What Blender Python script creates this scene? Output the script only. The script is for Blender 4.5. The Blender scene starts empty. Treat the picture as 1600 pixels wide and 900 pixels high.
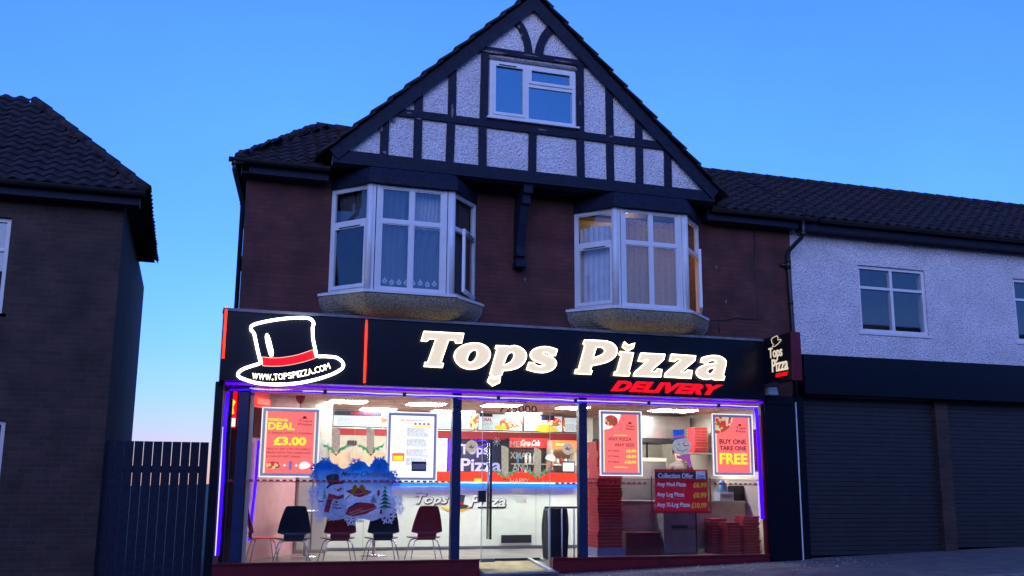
import bpy, bmesh, math, random
from mathutils import Vector, Matrix
random.seed(7)
S = bpy.context.scene
COL = S.collection
R = math.radians
# ------------------------------------------------------------------ camera
F, CX, CY = 1546.77, 800.0, 450.0          # focal length and centre in 1600x900 units
EYE = Vector((0, -15, 1.15))
ROT = Matrix(((0.95060403, 0.06664028, 0.30316837), (-0.31034168, 0.18413351, 0.93262152), (0.00632671, -0.98063955, 0.19571931)))
cam = bpy.data.objects.new('camera', bpy.data.cameras.new('camera'))
COL.objects.link(cam)
c0, c1, c2 = ROT.col[0], ROT.col[1], ROT.col[2]
m = Matrix((c0, -c1, -c2)).transposed().to_4x4()
m.translation = EYE
cam.matrix_world = m
cam.data.lens = F / 1600 * 36
cam.data.sensor_width = 36
cam.data.clip_end = 3000
S.camera = cam
# ------------------------------------------------------------------ dusk sky and faint sun
w = bpy.data.worlds.new('World'); S.world = w; w.use_nodes = True
nt = w.node_tree; nt.nodes.clear()
sky = nt.nodes.new('ShaderNodeTexSky'); sky.sky_type = 'NISHITA'; sky.sun_disc = False
sky.sun_elevation = R(5.0); sky.sun_rotation = R(200); sky.ozone_density = 6.0; sky.air_density = 1.2; sky.dust_density = .1
tint = nt.nodes.new('ShaderNodeMix'); tint.data_type = 'RGBA'; tint.blend_type = 'MULTIPLY'; tint.inputs[0].default_value = 1
tint.inputs[7].default_value = (1.12, 0.70, 1.14, 1)
bg = nt.nodes.new('ShaderNodeBackground'); bg.inputs[1].default_value = 0.62
wo = nt.nodes.new('ShaderNodeOutputWorld')
nt.links.new(sky.outputs[0], tint.inputs[6]); tc = nt.nodes.new('ShaderNodeTexCoord'); cn = nt.nodes.new('ShaderNodeTexNoise'); cn.inputs['Scale'].default_value = 1.6; cn.inputs['Detail'].default_value = 7; cr_ = nt.nodes.new('ShaderNodeMapRange')
cr_.inputs[1].default_value = .35; cr_.inputs[2].default_value = .7; cr_.inputs[3].default_value = .90; cr_.inputs[4].default_value = 1.14; cl_ = nt.nodes.new('ShaderNodeMix'); cl_.data_type = 'RGBA'; cl_.blend_type = 'MULTIPLY'; cl_.inputs[0].default_value = 1
nt.links.new(tc.outputs['Generated'], cn.inputs['Vector']); nt.links.new(cn.outputs[0], cr_.inputs[0]); nt.links.new(tint.outputs[2], cl_.inputs[6]); nt.links.new(cr_.outputs[0], cl_.inputs[7]); nt.links.new(cl_.outputs[2], bg.inputs[0]); nt.links.new(bg.outputs[0], wo.inputs[0])
sl = bpy.data.lights.new('sun', 'SUN'); sl.energy = 1.15; sl.angle = R(50); sl.color = (.66, .70, 1)
so = bpy.data.objects.new('sun', sl); COL.objects.link(so); so.rotation_euler = (R(68), 0, R(-20))
S.view_settings.view_transform = 'Standard'; S.view_settings.look = 'None'; S.view_settings.gamma = 1
S.view_settings.use_curve_mapping = False
S.view_settings.exposure = 0.0
S.cycles.max_bounces = 8; S.cycles.transparent_max_bounces = 16
S.cycles.caustics_reflective = False; S.cycles.caustics_refractive = False
S.cycles.sample_clamp_indirect = 4

# ------------------------------------------------------------------ helpers
def P(x, y, d=0.0, axis=1):
    """the point of the plane Y=d (or X=d, Z=d) seen at x,y of the photograph"""
    v = ROT @ Vector((x - CX, y - CY, F))
    return EYE + v * ((d - EYE[axis]) / v[axis])
def rect(x0, y0, x1, y1, Y):
    a, b = P(x0, y0, Y), P(x1, y1, Y)
    return a.x, b.x, b.z, a.z
class MB:
    def __init__(s): s.v = []; s.f = []; s.m = []; s.sm = []
    def add(s, vs, fs, mi=0, smooth=False):
        o = len(s.v); s.v += [Vector(v) for v in vs]
        for f in fs: s.f.append([i + o for i in f]); s.m.append(mi); s.sm.append(smooth)
        return s
    def box(s, x0, x1, y0, y1, z0, z1, mi=0):
        return s.add([(x0,y0,z0),(x1,y0,z0),(x1,y1,z0),(x0,y1,z0),(x0,y0,z1),(x1,y0,z1),(x1,y1,z1),(x0,y1,z1)],
                     [(0,3,2,1),(4,5,6,7),(0,1,5,4),(1,2,6,5),(2,3,7,6),(3,0,4,7)], mi)
    def hexa(s, p, mi=0):                 # eight points, bottom four then top four
        return s.add(p, [(0,3,2,1),(4,5,6,7),(0,1,5,4),(1,2,6,5),(2,3,7,6),(3,0,4,7)], mi)
    def bar(s, a, b, w, h, up=(0,0,1), mi=0):
        a, b = Vector(a), Vector(b); d = (b - a).normalized(); u = Vector(up)
        r = d.cross(u)
        if r.length < 1e-4: r = d.cross(Vector((1,0,0)))
        r.normalize(); u = r.cross(d); r *= w/2; u *= h/2
        return s.hexa([a-r-u, a+r-u, b+r-u, b-r-u, a-r+u, a+r+u, b+r+u, b-r+u], mi)
    def tube(s, pts, r, n=8, closed=False, mi=0, cap=True):
        pts = [Vector(p) for p in pts]; k = len(pts); rs = r if isinstance(r, (list, tuple)) else [r]*k
        rings = []; prev = None
        for i, p in enumerate(pts):
            if closed: d = pts[(i+1) % k] - pts[i-1]
            else: d = pts[min(i+1, k-1)] - pts[max(i-1, 0)]
            d.normalize()
            if prev is None:
                a = d.orthogonal().normalized()
            else:
                a = prev - d * prev.dot(d)
                a = a.normalized() if a.length > 1e-5 else d.orthogonal().normalized()
            prev = a; b = d.cross(a)
            rings.append([p + (a*math.cos(t) + b*math.sin(t))*rs[i] for t in [2*math.pi*j/n for j in range(n)]])
        vs = [v for rg in rings for v in rg]; fs = []
        for i in range(k if closed else k-1):
            j2 = (i+1) % k
            for j in range(n): fs.append((i*n+j, i*n+(j+1) % n, j2*n+(j+1) % n, j2*n+j))
        if closed is False and cap: fs += [tuple(range(n))[::-1], tuple(range((k-1)*n, k*n))]
        return s.add(vs, fs, mi, True)
    def lathe(s, c, prof, n=16, mi=0):
        c = Vector(c); vs = []; fs = []
        for r, z in prof:
            for j in range(n):
                t = 2*math.pi*j/n; vs.append(c + Vector((r*math.cos(t), r*math.sin(t), z)))
        for i in range(len(prof)-1):
            for j in range(n): fs.append((i*n+j, i*n+(j+1) % n, (i+1)*n+(j+1) % n, (i+1)*n+j))
        fs += [tuple(range(n))[::-1], tuple(range((len(prof)-1)*n, len(prof)*n))]
        return s.add(vs, fs, mi, True)
    def merge(s, o, mi=None):
        k = len(s.v); s.v += o.v
        for f, m_, q in zip(o.f, o.m, o.sm): s.f.append([i + k for i in f]); s.m.append(m_ if mi is None else mi); s.sm.append(q)
        return s
    def move(s, fn):
        s.v = [Vector(fn(v)) for v in s.v]; return s
ROOT = {}
def link(name, mb, mats, parent=None, loc=None):
    me = bpy.data.meshes.new(name)
    if parent is not None: base = ROOT[parent.name]
    else:
        if loc is None:
            xs = [v.x for v in mb.v]; ys = [v.y for v in mb.v]; zs = [v.z for v in mb.v]
            loc = ((min(xs)+max(xs))/2, (min(ys)+max(ys))/2, min(zs))
        base = Vector(loc)
    me.from_pydata([v - base for v in mb.v], [], mb.f)
    for mm in (mats if isinstance(mats, (list, tuple)) else [mats]): me.materials.append(mm)
    me.polygons.foreach_set('material_index', mb.m); me.polygons.foreach_set('use_smooth', mb.sm)
    me.update()
    o = bpy.data.objects.new(name, me); COL.objects.link(o)
    if parent is not None: o.parent = parent
    else: o.location = base
    ROOT[o.name] = base
    return o
def tag(o, label=None, cat=None, group=None, kind=None):
    if label: o['label'] = label
    if cat: o['category'] = cat
    if group: o['group'] = group
    if kind: o['kind'] = kind
    return o
def empty(name, loc, label, cat, group=None):
    o = bpy.data.objects.new(name, None); o.empty_display_size = .2; COL.objects.link(o); o.location = loc
    ROOT[o.name] = Vector(loc); return tag(o, label, cat, group)
def smooth_loop(pts, closed=True, n=5):
    out = []; k = len(pts)
    def T(i):
        p = pts[i]
        if len(p) < 3: return None
        a, b = pts[(i-1) % k], pts[(i+1) % k]
        if not closed and (i == 0 or i == k-1): return None
        return ((b[0]-a[0])/2, (b[1]-a[1])/2)
    for i in range(k if closed else k-1):
        p, q = pts[i], pts[(i+1) % k]; tp, tq = T(i), T((i+1) % k)
        if tp is None and tq is None: out.append((p[0], p[1])); continue
        ch = (q[0]-p[0], q[1]-p[1]); L = math.hypot(*ch)
        def fit(t):
            if t is None: return ch
            l = math.hypot(*t) or 1
            return (t[0]/l*L, t[1]/l*L)
        tp, tq = fit(tp), fit(tq)
        for j in range(n):
            t = j/n; h1 = 2*t**3-3*t**2+1; h2 = t**3-2*t**2+t; h3 = -2*t**3+3*t**2; h4 = t**3-t**2
            out.append((h1*p[0]+h2*tp[0]+h3*q[0]+h4*tq[0], h1*p[1]+h2*tp[1]+h3*q[1]+h4*tq[1]))
    if not closed: out.append(pts[-1][:2])
    return out
def from_obj(o):
    COL.objects.link(o); dg = bpy.context.evaluated_depsgraph_get(); dg.update()
    me = bpy.data.meshes.new_from_object(o.evaluated_get(dg)); b = MB()
    b.add([v.co.copy() for v in me.vertices], [tuple(p.vertices) for p in me.polygons])
    d = o.data; bpy.data.objects.remove(o); bpy.data.meshes.remove(me)
    try: bpy.data.curves.remove(d)
    except Exception: pass
    return b
def shape2d(loops, depth):
    """filled outline (first loop) with holes, in local x,y; thickness 0..depth along local z"""
    cu = bpy.data.curves.new('c', 'CURVE'); cu.dimensions = '2D'; cu.fill_mode = 'BOTH'; cu.extrude = depth/2
    for lp in loops:
        sp = cu.splines.new('POLY'); sp.points.add(len(lp)-1)
        for i, p in enumerate(lp): sp.points[i].co = (p[0], p[1], 0, 1)
        sp.use_cyclic_u = True
    b = from_obj(bpy.data.objects.new('c', cu))
    return b.move(lambda v: (v.x, v.y, v.z + depth/2))
def upright(b, Y):                      # local x,y -> world X,Z standing at plane Y, growing towards the street
    return b.move(lambda v: (v.x, Y - v.z, v.y))
def plate(loops, Y, depth, mi=0): return upright(shape2d(loops, depth), Y)
def pxplate(loops, Y, depth, org=(0,0), sc=1.0, sm=5):
    L = []
    for lp in loops:
        q = smooth_loop(lp, n=sm); L.append([(lambda p: (p.x, p.z))(P(org[0]+a/sc, org[1]+b/sc, Y)) for a, b in q])
    return plate(L, Y, depth), L
def ell(cx, cz, rx, rz, n=20, rot=0):
    return [(cx+rx*math.cos(t)*math.cos(rot)-rz*math.sin(t)*math.sin(rot), cz+rx*math.cos(t)*math.sin(rot)+rz*math.sin(t)*math.cos(rot)) for t in [2*math.pi*i/n for i in range(n)]]
def textmb(s, bold=0, shear=0, depth=.004, align='LEFT', spacing=1.0):
    cu = bpy.data.curves.new('t', 'FONT'); cu.body = s; cu.offset = bold; cu.shear = shear; cu.extrude = 0.5
    cu.resolution_u = 3; cu.align_x = align; cu.space_character = spacing; cu.space_line = 1.0
    b = from_obj(bpy.data.objects.new('t', cu))
    return b
def fit_text(s, O, U, V, depth=.004, **k):
    b = textmb(s, **k)
    xs = [v.x for v in b.v]; ys = [v.y for v in b.v]; x0, x1, y0, y1 = min(xs), max(xs), min(ys), max(ys)
    O, U, V = Vector(O), Vector(U), Vector(V); N = U.cross(V).normalized()
    return b.move(lambda v: O + U*((v.x-x0)/(x1-x0)) + V*((v.y-y0)/(y1-y0)) + N*(v.z+.5)*depth)
def text(s, r, Y, mt, parent, name='lettering', depth=.004, **k):
    x0, x1, z0, z1 = r
    return link(name, fit_text(s, (x0, Y, z0), (x1-x0, 0, 0), (0, 0, z1-z0), depth, **k), mt, parent)

# ------------------------------------------------------------------ materials
def mat(name, col, rough=.6, metal=0, var=.15, vs=6, bump=0, bs=60, emit=0, ecol=None, spec=.5):
    m_ = bpy.data.materials.new(name); m_.use_nodes = True; n = m_.node_tree; b = n.nodes['Principled BSDF']
    b.inputs['Roughness'].default_value = rough; b.inputs['Metallic'].default_value = metal
    b.inputs['Specular IOR Level'].default_value = spec
    geo = n.nodes.new('ShaderNodeNewGeometry')
    nz = n.nodes.new('ShaderNodeTexNoise'); nz.inputs['Scale'].default_value = vs; nz.inputs['Detail'].default_value = 6
    n.links.new(geo.outputs['Position'], nz.inputs['Vector'])
    rp = n.nodes.new('ShaderNodeMapRange'); rp.inputs[1].default_value = .3; rp.inputs[2].default_value = .7
    rp.inputs[3].default_value = 1-var; rp.inputs[4].default_value = 1+var
    n.links.new(nz.outputs[0], rp.inputs[0])
    mx = n.nodes.new('ShaderNodeMix'); mx.data_type = 'RGBA'; mx.blend_type = 'MULTIPLY'; mx.inputs[0].default_value = 1
    mx.inputs[6].default_value = (*col, 1); n.links.new(rp.outputs[0], mx.inputs[7]); n.links.new(mx.outputs[2], b.inputs['Base Color'])
    if bump:
        n2 = n.nodes.new('ShaderNodeTexNoise'); n2.inputs['Scale'].default_value = bs; n2.inputs['Detail'].default_value = 3
        n.links.new(geo.outputs['Position'], n2.inputs['Vector'])
        bp = n.nodes.new('ShaderNodeBump'); bp.inputs['Strength'].default_value = bump; bp.inputs['Distance'].default_value = .02
        n.links.new(n2.outputs[0], bp.inputs['Height']); n.links.new(bp.outputs[0], b.inputs['Normal'])
    if emit:
        b.inputs['Emission Strength'].default_value = emit
        b.inputs['Emission Color'].default_value = (*(ecol or col), 1)
    m_['p'] = 1
    return m_
def brick_mat(name, c1, c2, mortar, scale_w=.225, scale_h=.075, off=.5, bumpd=.006, msize=.008, rough=.85):
    m_ = bpy.data.materials.new(name); m_.use_nodes = True; n = m_.node_tree; b = n.nodes['Principled BSDF']
    geo = n.nodes.new('ShaderNodeNewGeometry'); sx = n.nodes.new('ShaderNodeSeparateXYZ'); cb = n.nodes.new('ShaderNodeCombineXYZ')
    ad = n.nodes.new('ShaderNodeMath'); ad.operation = 'ADD'
    n.links.new(geo.outputs['Position'], sx.inputs[0]); n.links.new(sx.outputs[0], ad.inputs[0]); n.links.new(sx.outputs[1], ad.inputs[1])
    n.links.new(ad.outputs[0], cb.inputs[0]); n.links.new(sx.outputs[2], cb.inputs[1])
    br = n.nodes.new('ShaderNodeTexBrick'); br.inputs['Scale'].default_value = 1; br.inputs['Brick Width'].default_value = scale_w
    br.inputs['Row Height'].default_value = scale_h; br.inputs['Mortar Size'].default_value = msize; br.offset = off
    br.inputs['Color1'].default_value = (*c1, 1); br.inputs['Color2'].default_value = (*c2, 1); br.inputs['Mortar'].default_value = (*mortar, 1)
    n.links.new(cb.outputs[0], br.inputs['Vector'])
    nz = n.nodes.new('ShaderNodeTexNoise'); nz.inputs['Scale'].default_value = 2.2; nz.inputs['Detail'].default_value = 8
    n.links.new(geo.outputs['Position'], nz.inputs['Vector'])
    rp = n.nodes.new('ShaderNodeMapRange'); rp.inputs[1].default_value = .3; rp.inputs[2].default_value = .7; rp.inputs[3].default_value = .6; rp.inputs[4].default_value = 1.35
    n.links.new(nz.outputs[0], rp.inputs[0])
    mx = n.nodes.new('ShaderNodeMix'); mx.data_type = 'RGBA'; mx.blend_type = 'MULTIPLY'; mx.inputs[0].default_value = 1
    n.links.new(br.outputs[0], mx.inputs[6]); n.links.new(rp.outputs[0], mx.inputs[7]); n.links.new(mx.outputs[2], b.inputs['Base Color'])
    bp = n.nodes.new('ShaderNodeBump'); bp.inputs['Distance'].default_value = bumpd; bp.inputs['Strength'].default_value = .8; bp.invert = True
    n.links.new(br.outputs[1], bp.inputs['Height']); n.links.new(bp.outputs[0], b.inputs['Normal'])
    b.inputs['Roughness'].default_value = rough
    return m_
def pebble_mat(name, col, dark=.55, dist=.018):
    m_ = bpy.data.materials.new(name); m_.use_nodes = True; n = m_.node_tree; b = n.nodes['Principled BSDF']
    geo = n.nodes.new('ShaderNodeNewGeometry')
    vo = n.nodes.new('ShaderNodeTexVoronoi'); vo.inputs['Scale'].default_value = 34
    nz = n.nodes.new('ShaderNodeTexNoise'); nz.inputs['Scale'].default_value = 38; nz.inputs['Detail'].default_value = 5
    big = n.nodes.new('ShaderNodeTexNoise'); big.inputs['Scale'].default_value = 1.8; big.inputs['Detail'].default_value = 6
    for q in (vo, nz, big): n.links.new(geo.outputs['Position'], q.inputs['Vector'])
    ad = n.nodes.new('ShaderNodeMath'); ad.operation = 'SUBTRACT'; n.links.new(nz.outputs[0], ad.inputs[0]); n.links.new(vo.outputs[0], ad.inputs[1])
    bp = n.nodes.new('ShaderNodeBump'); bp.inputs['Distance'].default_value = dist; bp.inputs['Strength'].default_value = 1
    n.links.new(ad.outputs[0], bp.inputs['Height']); n.links.new(bp.outputs[0], b.inputs['Normal'])
    rp = n.nodes.new('ShaderNodeMapRange'); rp.inputs[1].default_value = -.3; rp.inputs[2].default_value = .35; rp.inputs[3].default_value = dark; rp.inputs[4].default_value = 1.1
    n.links.new(ad.outputs[0], rp.inputs[0])
    r2 = n.nodes.new('ShaderNodeMapRange'); r2.inputs[1].default_value = .3; r2.inputs[2].default_value = .7; r2.inputs[3].default_value = .85; r2.inputs[4].default_value = 1.05
    n.links.new(big.outputs[0], r2.inputs[0])
    mu = n.nodes.new('ShaderNodeMath'); mu.operation = 'MULTIPLY'; n.links.new(rp.outputs[0], mu.inputs[0]); n.links.new(r2.outputs[0], mu.inputs[1])
    mx = n.nodes.new('ShaderNodeMix'); mx.data_type = 'RGBA'; mx.blend_type = 'MULTIPLY'; mx.inputs[0].default_value = 1
    mx.inputs[6].default_value = (*col, 1); n.links.new(mu.outputs[0], mx.inputs[7]); n.links.new(mx.outputs[2], b.inputs['Base Color'])
    b.inputs['Roughness'].default_value = .9
    return m_
def glass_mat(name, base=.06, col=(1, 1, 1), tr=(1, 1, 1)):
    m_ = bpy.data.materials.new(name); m_.use_nodes = True; n = m_.node_tree; n.nodes.clear()
    t = n.nodes.new('ShaderNodeBsdfTransparent'); t.inputs[0].default_value = (*tr, 1)
    g = n.nodes.new('ShaderNodeBsdfGlossy'); g.inputs['Roughness'].default_value = .02; g.inputs[0].default_value = (*col, 1)
    lw = n.nodes.new('ShaderNodeLayerWeight'); lw.inputs[0].default_value = .5
    pw = n.nodes.new('ShaderNodeMath'); pw.operation = 'POWER'; pw.inputs[1].default_value = 4; n.links.new(lw.outputs['Facing'], pw.inputs[0])
    ma = n.nodes.new('ShaderNodeMath'); ma.operation = 'MULTIPLY_ADD'; ma.inputs[1].default_value = .9; ma.inputs[2].default_value = base
    n.links.new(pw.outputs[0], ma.inputs[0])
    mx = n.nodes.new('ShaderNodeMixShader'); o = n.nodes.new('ShaderNodeOutputMaterial')
    n.links.new(ma.outputs[0], mx.inputs[0]); n.links.new(t.outputs[0], mx.inputs[1]); n.links.new(g.outputs[0], mx.inputs[2]); n.links.new(mx.outputs[0], o.inputs[0])
    return m_
def emit_mat(name, col, st):
    return mat(name, tuple(min(c, 1)*.5 for c in col), .5, 0, 0, emit=st, ecol=col)
def pizza_mat(name, emit=0):
    m_ = mat(name, (.8, .5, .2), .5, emit=0); n = m_.node_tree; b = n.nodes['Principled BSDF']
    geo = n.nodes.new('ShaderNodeNewGeometry'); vo = n.nodes.new('ShaderNodeTexVoronoi'); vo.inputs['Scale'].default_value = 22
    n.links.new(geo.outputs['Position'], vo.inputs['Vector'])
    cr = n.nodes.new('ShaderNodeValToRGB'); e = cr.color_ramp; e.interpolation = 'CONSTANT'
    e.elements[0].color = (.75, .05, .03, 1); e.elements[1].position = .35; e.elements[1].color = (.95, .6, .2, 1)
    for p_, c_ in ((.55, (.9, .75, .5, 1)), (.72, (.5, .08, .04, 1)), (.85, (.15, .2, .05, 1))):
        q = e.elements.new(p_); q.color = c_
    sp = n.nodes.new('ShaderNodeSeparateColor'); n.links.new(vo.outputs['Color'], sp.inputs[0]); n.links.new(sp.outputs[0], cr.inputs[0])
    n.links.new(cr.outputs[0], b.inputs['Base Color'])
    if emit: n.links.new(cr.outputs[0], b.inputs['Emission Color']); b.inputs['Emission Strength'].default_value = emit
    return m_
M = dict(
 brick=brick_mat('brick', (.115, .030, .026), (.085, .024, .022), (.075, .028, .026)),
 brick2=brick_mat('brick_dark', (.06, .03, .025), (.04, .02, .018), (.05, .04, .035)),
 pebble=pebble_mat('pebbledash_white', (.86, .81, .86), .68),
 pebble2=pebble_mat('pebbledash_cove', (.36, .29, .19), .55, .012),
 timber=mat('black_painted_timber', (.010, .014, .034), .6, spec=.2, var=.3, vs=14, bump=.4, bs=30),
 bare=mat('weathered_bare_timber', (.17, .15, .16), .8, var=.4, vs=30, bump=.6, bs=60),
 tile=mat('concrete_roof_tile', (.030, .024, .028), .8, spec=.25, var=.5, vs=7, bump=.5, bs=40),
 upvc=mat('white_upvc', (.72, .72, .74), .35, var=.05),
 pipe=mat('black_plastic_pipe', (.012, .013, .018), .35, var=.2),
 lead=mat('lead_flashing', (.05, .055, .07), .6, var=.25),
 flash=mat('pale_flashing', (.16, .17, .22), .5, var=.3),
 fascia=mat('black_gloss_fascia', (.003, .004, .011), .32, spec=.3, var=.2),
 post=mat('navy_powder_coat', (.016, .026, .08), .4, spec=.3, var=.15),
 redriser=mat('dark_red_laminate', (.13, .006, .014), .35, var=.2),
 cream=emit_mat('lit_cream_letter', (1, .84, .58), .72),
 rim=emit_mat('lit_white_rim', (1, .90, .66), 5.0),
 neonw=emit_mat('white_neon', (1, .95, .86), 8.0),
 redlit=emit_mat('lit_red_face', (1, .0, .003), 1.15),
 neonr=emit_mat('red_neon', (1, .015, .005), 6.0),
 neonb=emit_mat('blue_neon', (.035, .0, 1), 2.2),
 neonc=emit_mat('pale_blue_neon', (.5, .5, 1), 1.8),
 neonp=emit_mat('purple_neon', (.11, .0, 1), 1.2),
 glass=glass_mat('shop_glass', .035), glass2=glass_mat('window_glass', .055, (.8, .9, 1)), glassd=glass_mat('door_glass', .05, tr=(.93, .96, .95)),
 glassblue=glass_mat('attic_glass', .24, (.58, .78, .82)),
 white=mat('white_laminate', (.78, .84, .76), .4, var=.05),
 intwall=mat('interior_wall_paint', (.55, .49, .42), .7, var=.06), pink=mat('pink_wall_paint', (.52, .26, .28), .7, var=.08),
 ceil=brick_mat('ceiling_tiles', (.55, .33, .26), (.52, .31, .25), (.25, .15, .12), .6, .6, 0, .002, .012),  # ceil: salmon tone is red light bounced off the counter, put into the colour
 floor=brick_mat('floor_tiles', (.34, .31, .27), (.30, .28, .25), (.2, .18, .16), .45, .45, 0, .002, .006, .35),
 steel=mat('brushed_steel', (.5, .5, .5), .32, .9, var=.1), chrome=mat('chrome', (.7, .7, .7), .12, 1, var=0),
 alu=mat('aluminium', (.80, .78, .75), .4, 0, var=.08),
 dark=mat('dark_plastic', (.015, .016, .022), .4, var=.2), navy=mat('navy_panel', (.01, .014, .05), .5, var=.1),
 chairblack=mat('black_chair_ply', (.008, .009, .025), .3, var=.1), chairred=mat('red_chair_ply', (.17, .006, .018), .3, var=.1), chairred2=mat('bright_red_chair_ply', (.78, .07, .05), .35, var=.08),
 boxred=mat('red_card', (.42, .02, .03), .6, var=.2), boxedge=mat('pale_card', (.5, .3, .25), .7, var=.2),
 counterred=mat('red_laminate', (.62, .03, .012), .4, var=.05), led=emit_mat('blue_led', (.0, .12, 1), 2.6),
 panel=emit_mat('ceiling_panel', (.97, 1, .95), 76.0),
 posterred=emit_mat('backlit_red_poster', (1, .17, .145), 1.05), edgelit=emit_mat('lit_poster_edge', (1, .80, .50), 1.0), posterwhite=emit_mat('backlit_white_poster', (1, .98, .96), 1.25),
 yellowlit=emit_mat('backlit_yellow', (1, .85, .03), 1.1), darkred=mat('dark_red_ink', (.28, .01, .02), .6, var=0), ink=mat('dark_ink', (.03, .03, .05), .6, var=0), greyink=mat('grey_ink', (.30, .32, .36), .6, var=0),
 inkblue=mat('blue_ink', (.15, .35, .6), .6, var=0), whiteink=mat('white_vinyl', (.8, .8, .8), .6, var=0), lilac=emit_mat('lilac_letter', (.5, .42, 1), .9),
 yellow=mat('yellow_ink', (.9, .6, .03), .5, var=0), offerred=mat('offer_red_card', (.95, .012, .022), .4, var=.05),
 board=emit_mat('backlit_menu_board', (.62, .74, .80), .75), pizza=pizza_mat('pizza_print', .6), pizza2=pizza_mat('pizza_print_bright', .7),
 coke=emit_mat('backlit_red_header', (1, .02, .02), .75), warm=emit_mat('warm_glow', (1, .5, .08), 2.5), warmface=emit_mat('warm_lit_header', (.95, .22, .06), .9),
 paleblue=mat('sticker_pale_blue', (.22, .27, .52), .5, var=.06), snow=mat('sticker_snow', (.36, .42, .62), .5, var=.05),
 green=mat('sticker_green', (.02, .22, .13), .5, var=.1), holly=mat('holly_green', (.30, .58, .36), .5, var=.1), gold=mat('gold_print', (.45, .27, .03), .5, var=.1), redprint=mat('red_print', (.38, .01, .03), .5, var=.1), orange=mat('carrot_red', (.7, .05, .02), .5, var=0),
 frost=mat('frosted_white', (.52, .54, .50), .7, var=.15), mat_=mat('coir_mat', (.55, .46, .22), .9, var=.2, bump=.5, bs=200),
 bag=mat('black_bag', (.008, .008, .014), .5, spec=.2, var=.3, bump=.5, bs=15), curtain=mat('pale_curtain', (.05, .048, .06), .8, var=.3), curtainw=mat('warm_curtain', (.24, .15, .10), .8, var=.2), lace=mat('lace_print', (.5, .5, .55), .8, var=.1),
 room=mat('dim_room', (.10, .09, .09), .8), pave=mat('pavement', (.14, .125, .12), .85, var=.3, vs=3, bump=.4, bs=120), speck=mat('pale_grit', (.5, .5, .5), .8), asphalt=mat('asphalt', (.045, .045, .05), .85, var=.25, vs=4, bump=.4, bs=150), kerb=mat('kerb_stone', (.2, .2, .2), .8, var=.2), grass=mat('rough_ground', (.03, .05, .02), .95, var=.4, vs=1),
 skin=mat('skin', (.42, .23, .15), .55, var=.05), hair=mat('black_hair', (.012, .01, .009), .6, var=.2), tshirt=mat('black_tshirt', (.02, .02, .035), .8), jumper=mat('brown_jumper', (.10, .08, .07), .85), trousers=mat('dark_trousers', (.02, .02, .03), .8),
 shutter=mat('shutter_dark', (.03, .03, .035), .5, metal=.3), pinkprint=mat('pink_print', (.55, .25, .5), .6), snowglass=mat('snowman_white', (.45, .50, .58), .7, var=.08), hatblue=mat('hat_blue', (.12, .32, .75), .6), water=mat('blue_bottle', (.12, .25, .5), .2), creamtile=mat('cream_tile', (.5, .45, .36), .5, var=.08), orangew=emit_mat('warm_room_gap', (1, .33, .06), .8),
)
EX = 'stuff'
def vinyl(name, col, tr=.6):
    m_ = bpy.data.materials.new(name); m_.use_nodes = True; n = m_.node_tree; n.nodes.clear()
    d = n.nodes.new('ShaderNodeBsdfDiffuse'); t = n.nodes.new('ShaderNodeBsdfTranslucent'); mx = n.nodes.new('ShaderNodeMixShader'); o = n.nodes.new('ShaderNodeOutputMaterial')
    geo = n.nodes.new('ShaderNodeNewGeometry'); nz = n.nodes.new('ShaderNodeTexNoise'); nz.inputs['Scale'].default_value = 25; nz.inputs['Detail'].default_value = 4
    n.links.new(geo.outputs['Position'], nz.inputs['Vector']); rp = n.nodes.new('ShaderNodeMapRange'); rp.inputs[1].default_value = .3; rp.inputs[2].default_value = .7; rp.inputs[3].default_value = .85; rp.inputs[4].default_value = 1.1
    n.links.new(nz.outputs[0], rp.inputs[0]); cm = n.nodes.new('ShaderNodeMix'); cm.data_type = 'RGBA'; cm.blend_type = 'MULTIPLY'; cm.inputs[0].default_value = 1; cm.inputs[6].default_value = (*col, 1); n.links.new(rp.outputs[0], cm.inputs[7])
    cm.name = 'tone'
    for q in (d, t): n.links.new(cm.outputs[2], q.inputs[0])
    mx.inputs[0].default_value = tr; n.links.new(d.outputs[0], mx.inputs[1]); n.links.new(t.outputs[0], mx.inputs[2]); n.links.new(mx.outputs[0], o.inputs[0]); return m_
M['holly'] = vinyl('holly_vinyl', (.35, .80, .45), .75); M['vfrost'] = vinyl('frost_vinyl', (.95, .95, .84), .92); M['snow'] = vinyl('snow_vinyl', (.80, .85, .98), .6); M['green'] = vinyl('green_vinyl', (.02, .36, .17), .6)
M['snowglass'] = vinyl('snowman_vinyl', (.78, .82, .86), .8); M['hatblue'] = vinyl('hat_vinyl', (.10, .40, .98), .7); M['pinkprint'] = vinyl('pink_vinyl', (.75, .33, .7), .7); M['gold'] = vinyl('gold_vinyl', (.55, .32, .03), .4); M['redprint2'] = vinyl('red_vinyl', (.50, .01, .03), .4)
M['curtainw'] = vinyl('warm_curtain_cloth', (.32, .27, .15), .6); M['skyglint'] = vinyl('sky_reflection_cloth', (.55, .56, .58), .4)  # last cloth: reflected sky given as a paler colour
M['paleprint'] = emit_mat('pale_print', (.30, .31, .34), .8); M['blueprint'] = emit_mat('pale_blue_print', (.20, .42, .68), .9); M['redglow'] = emit_mat('red_print_lit', (.9, .12, .08), .9)
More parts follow.
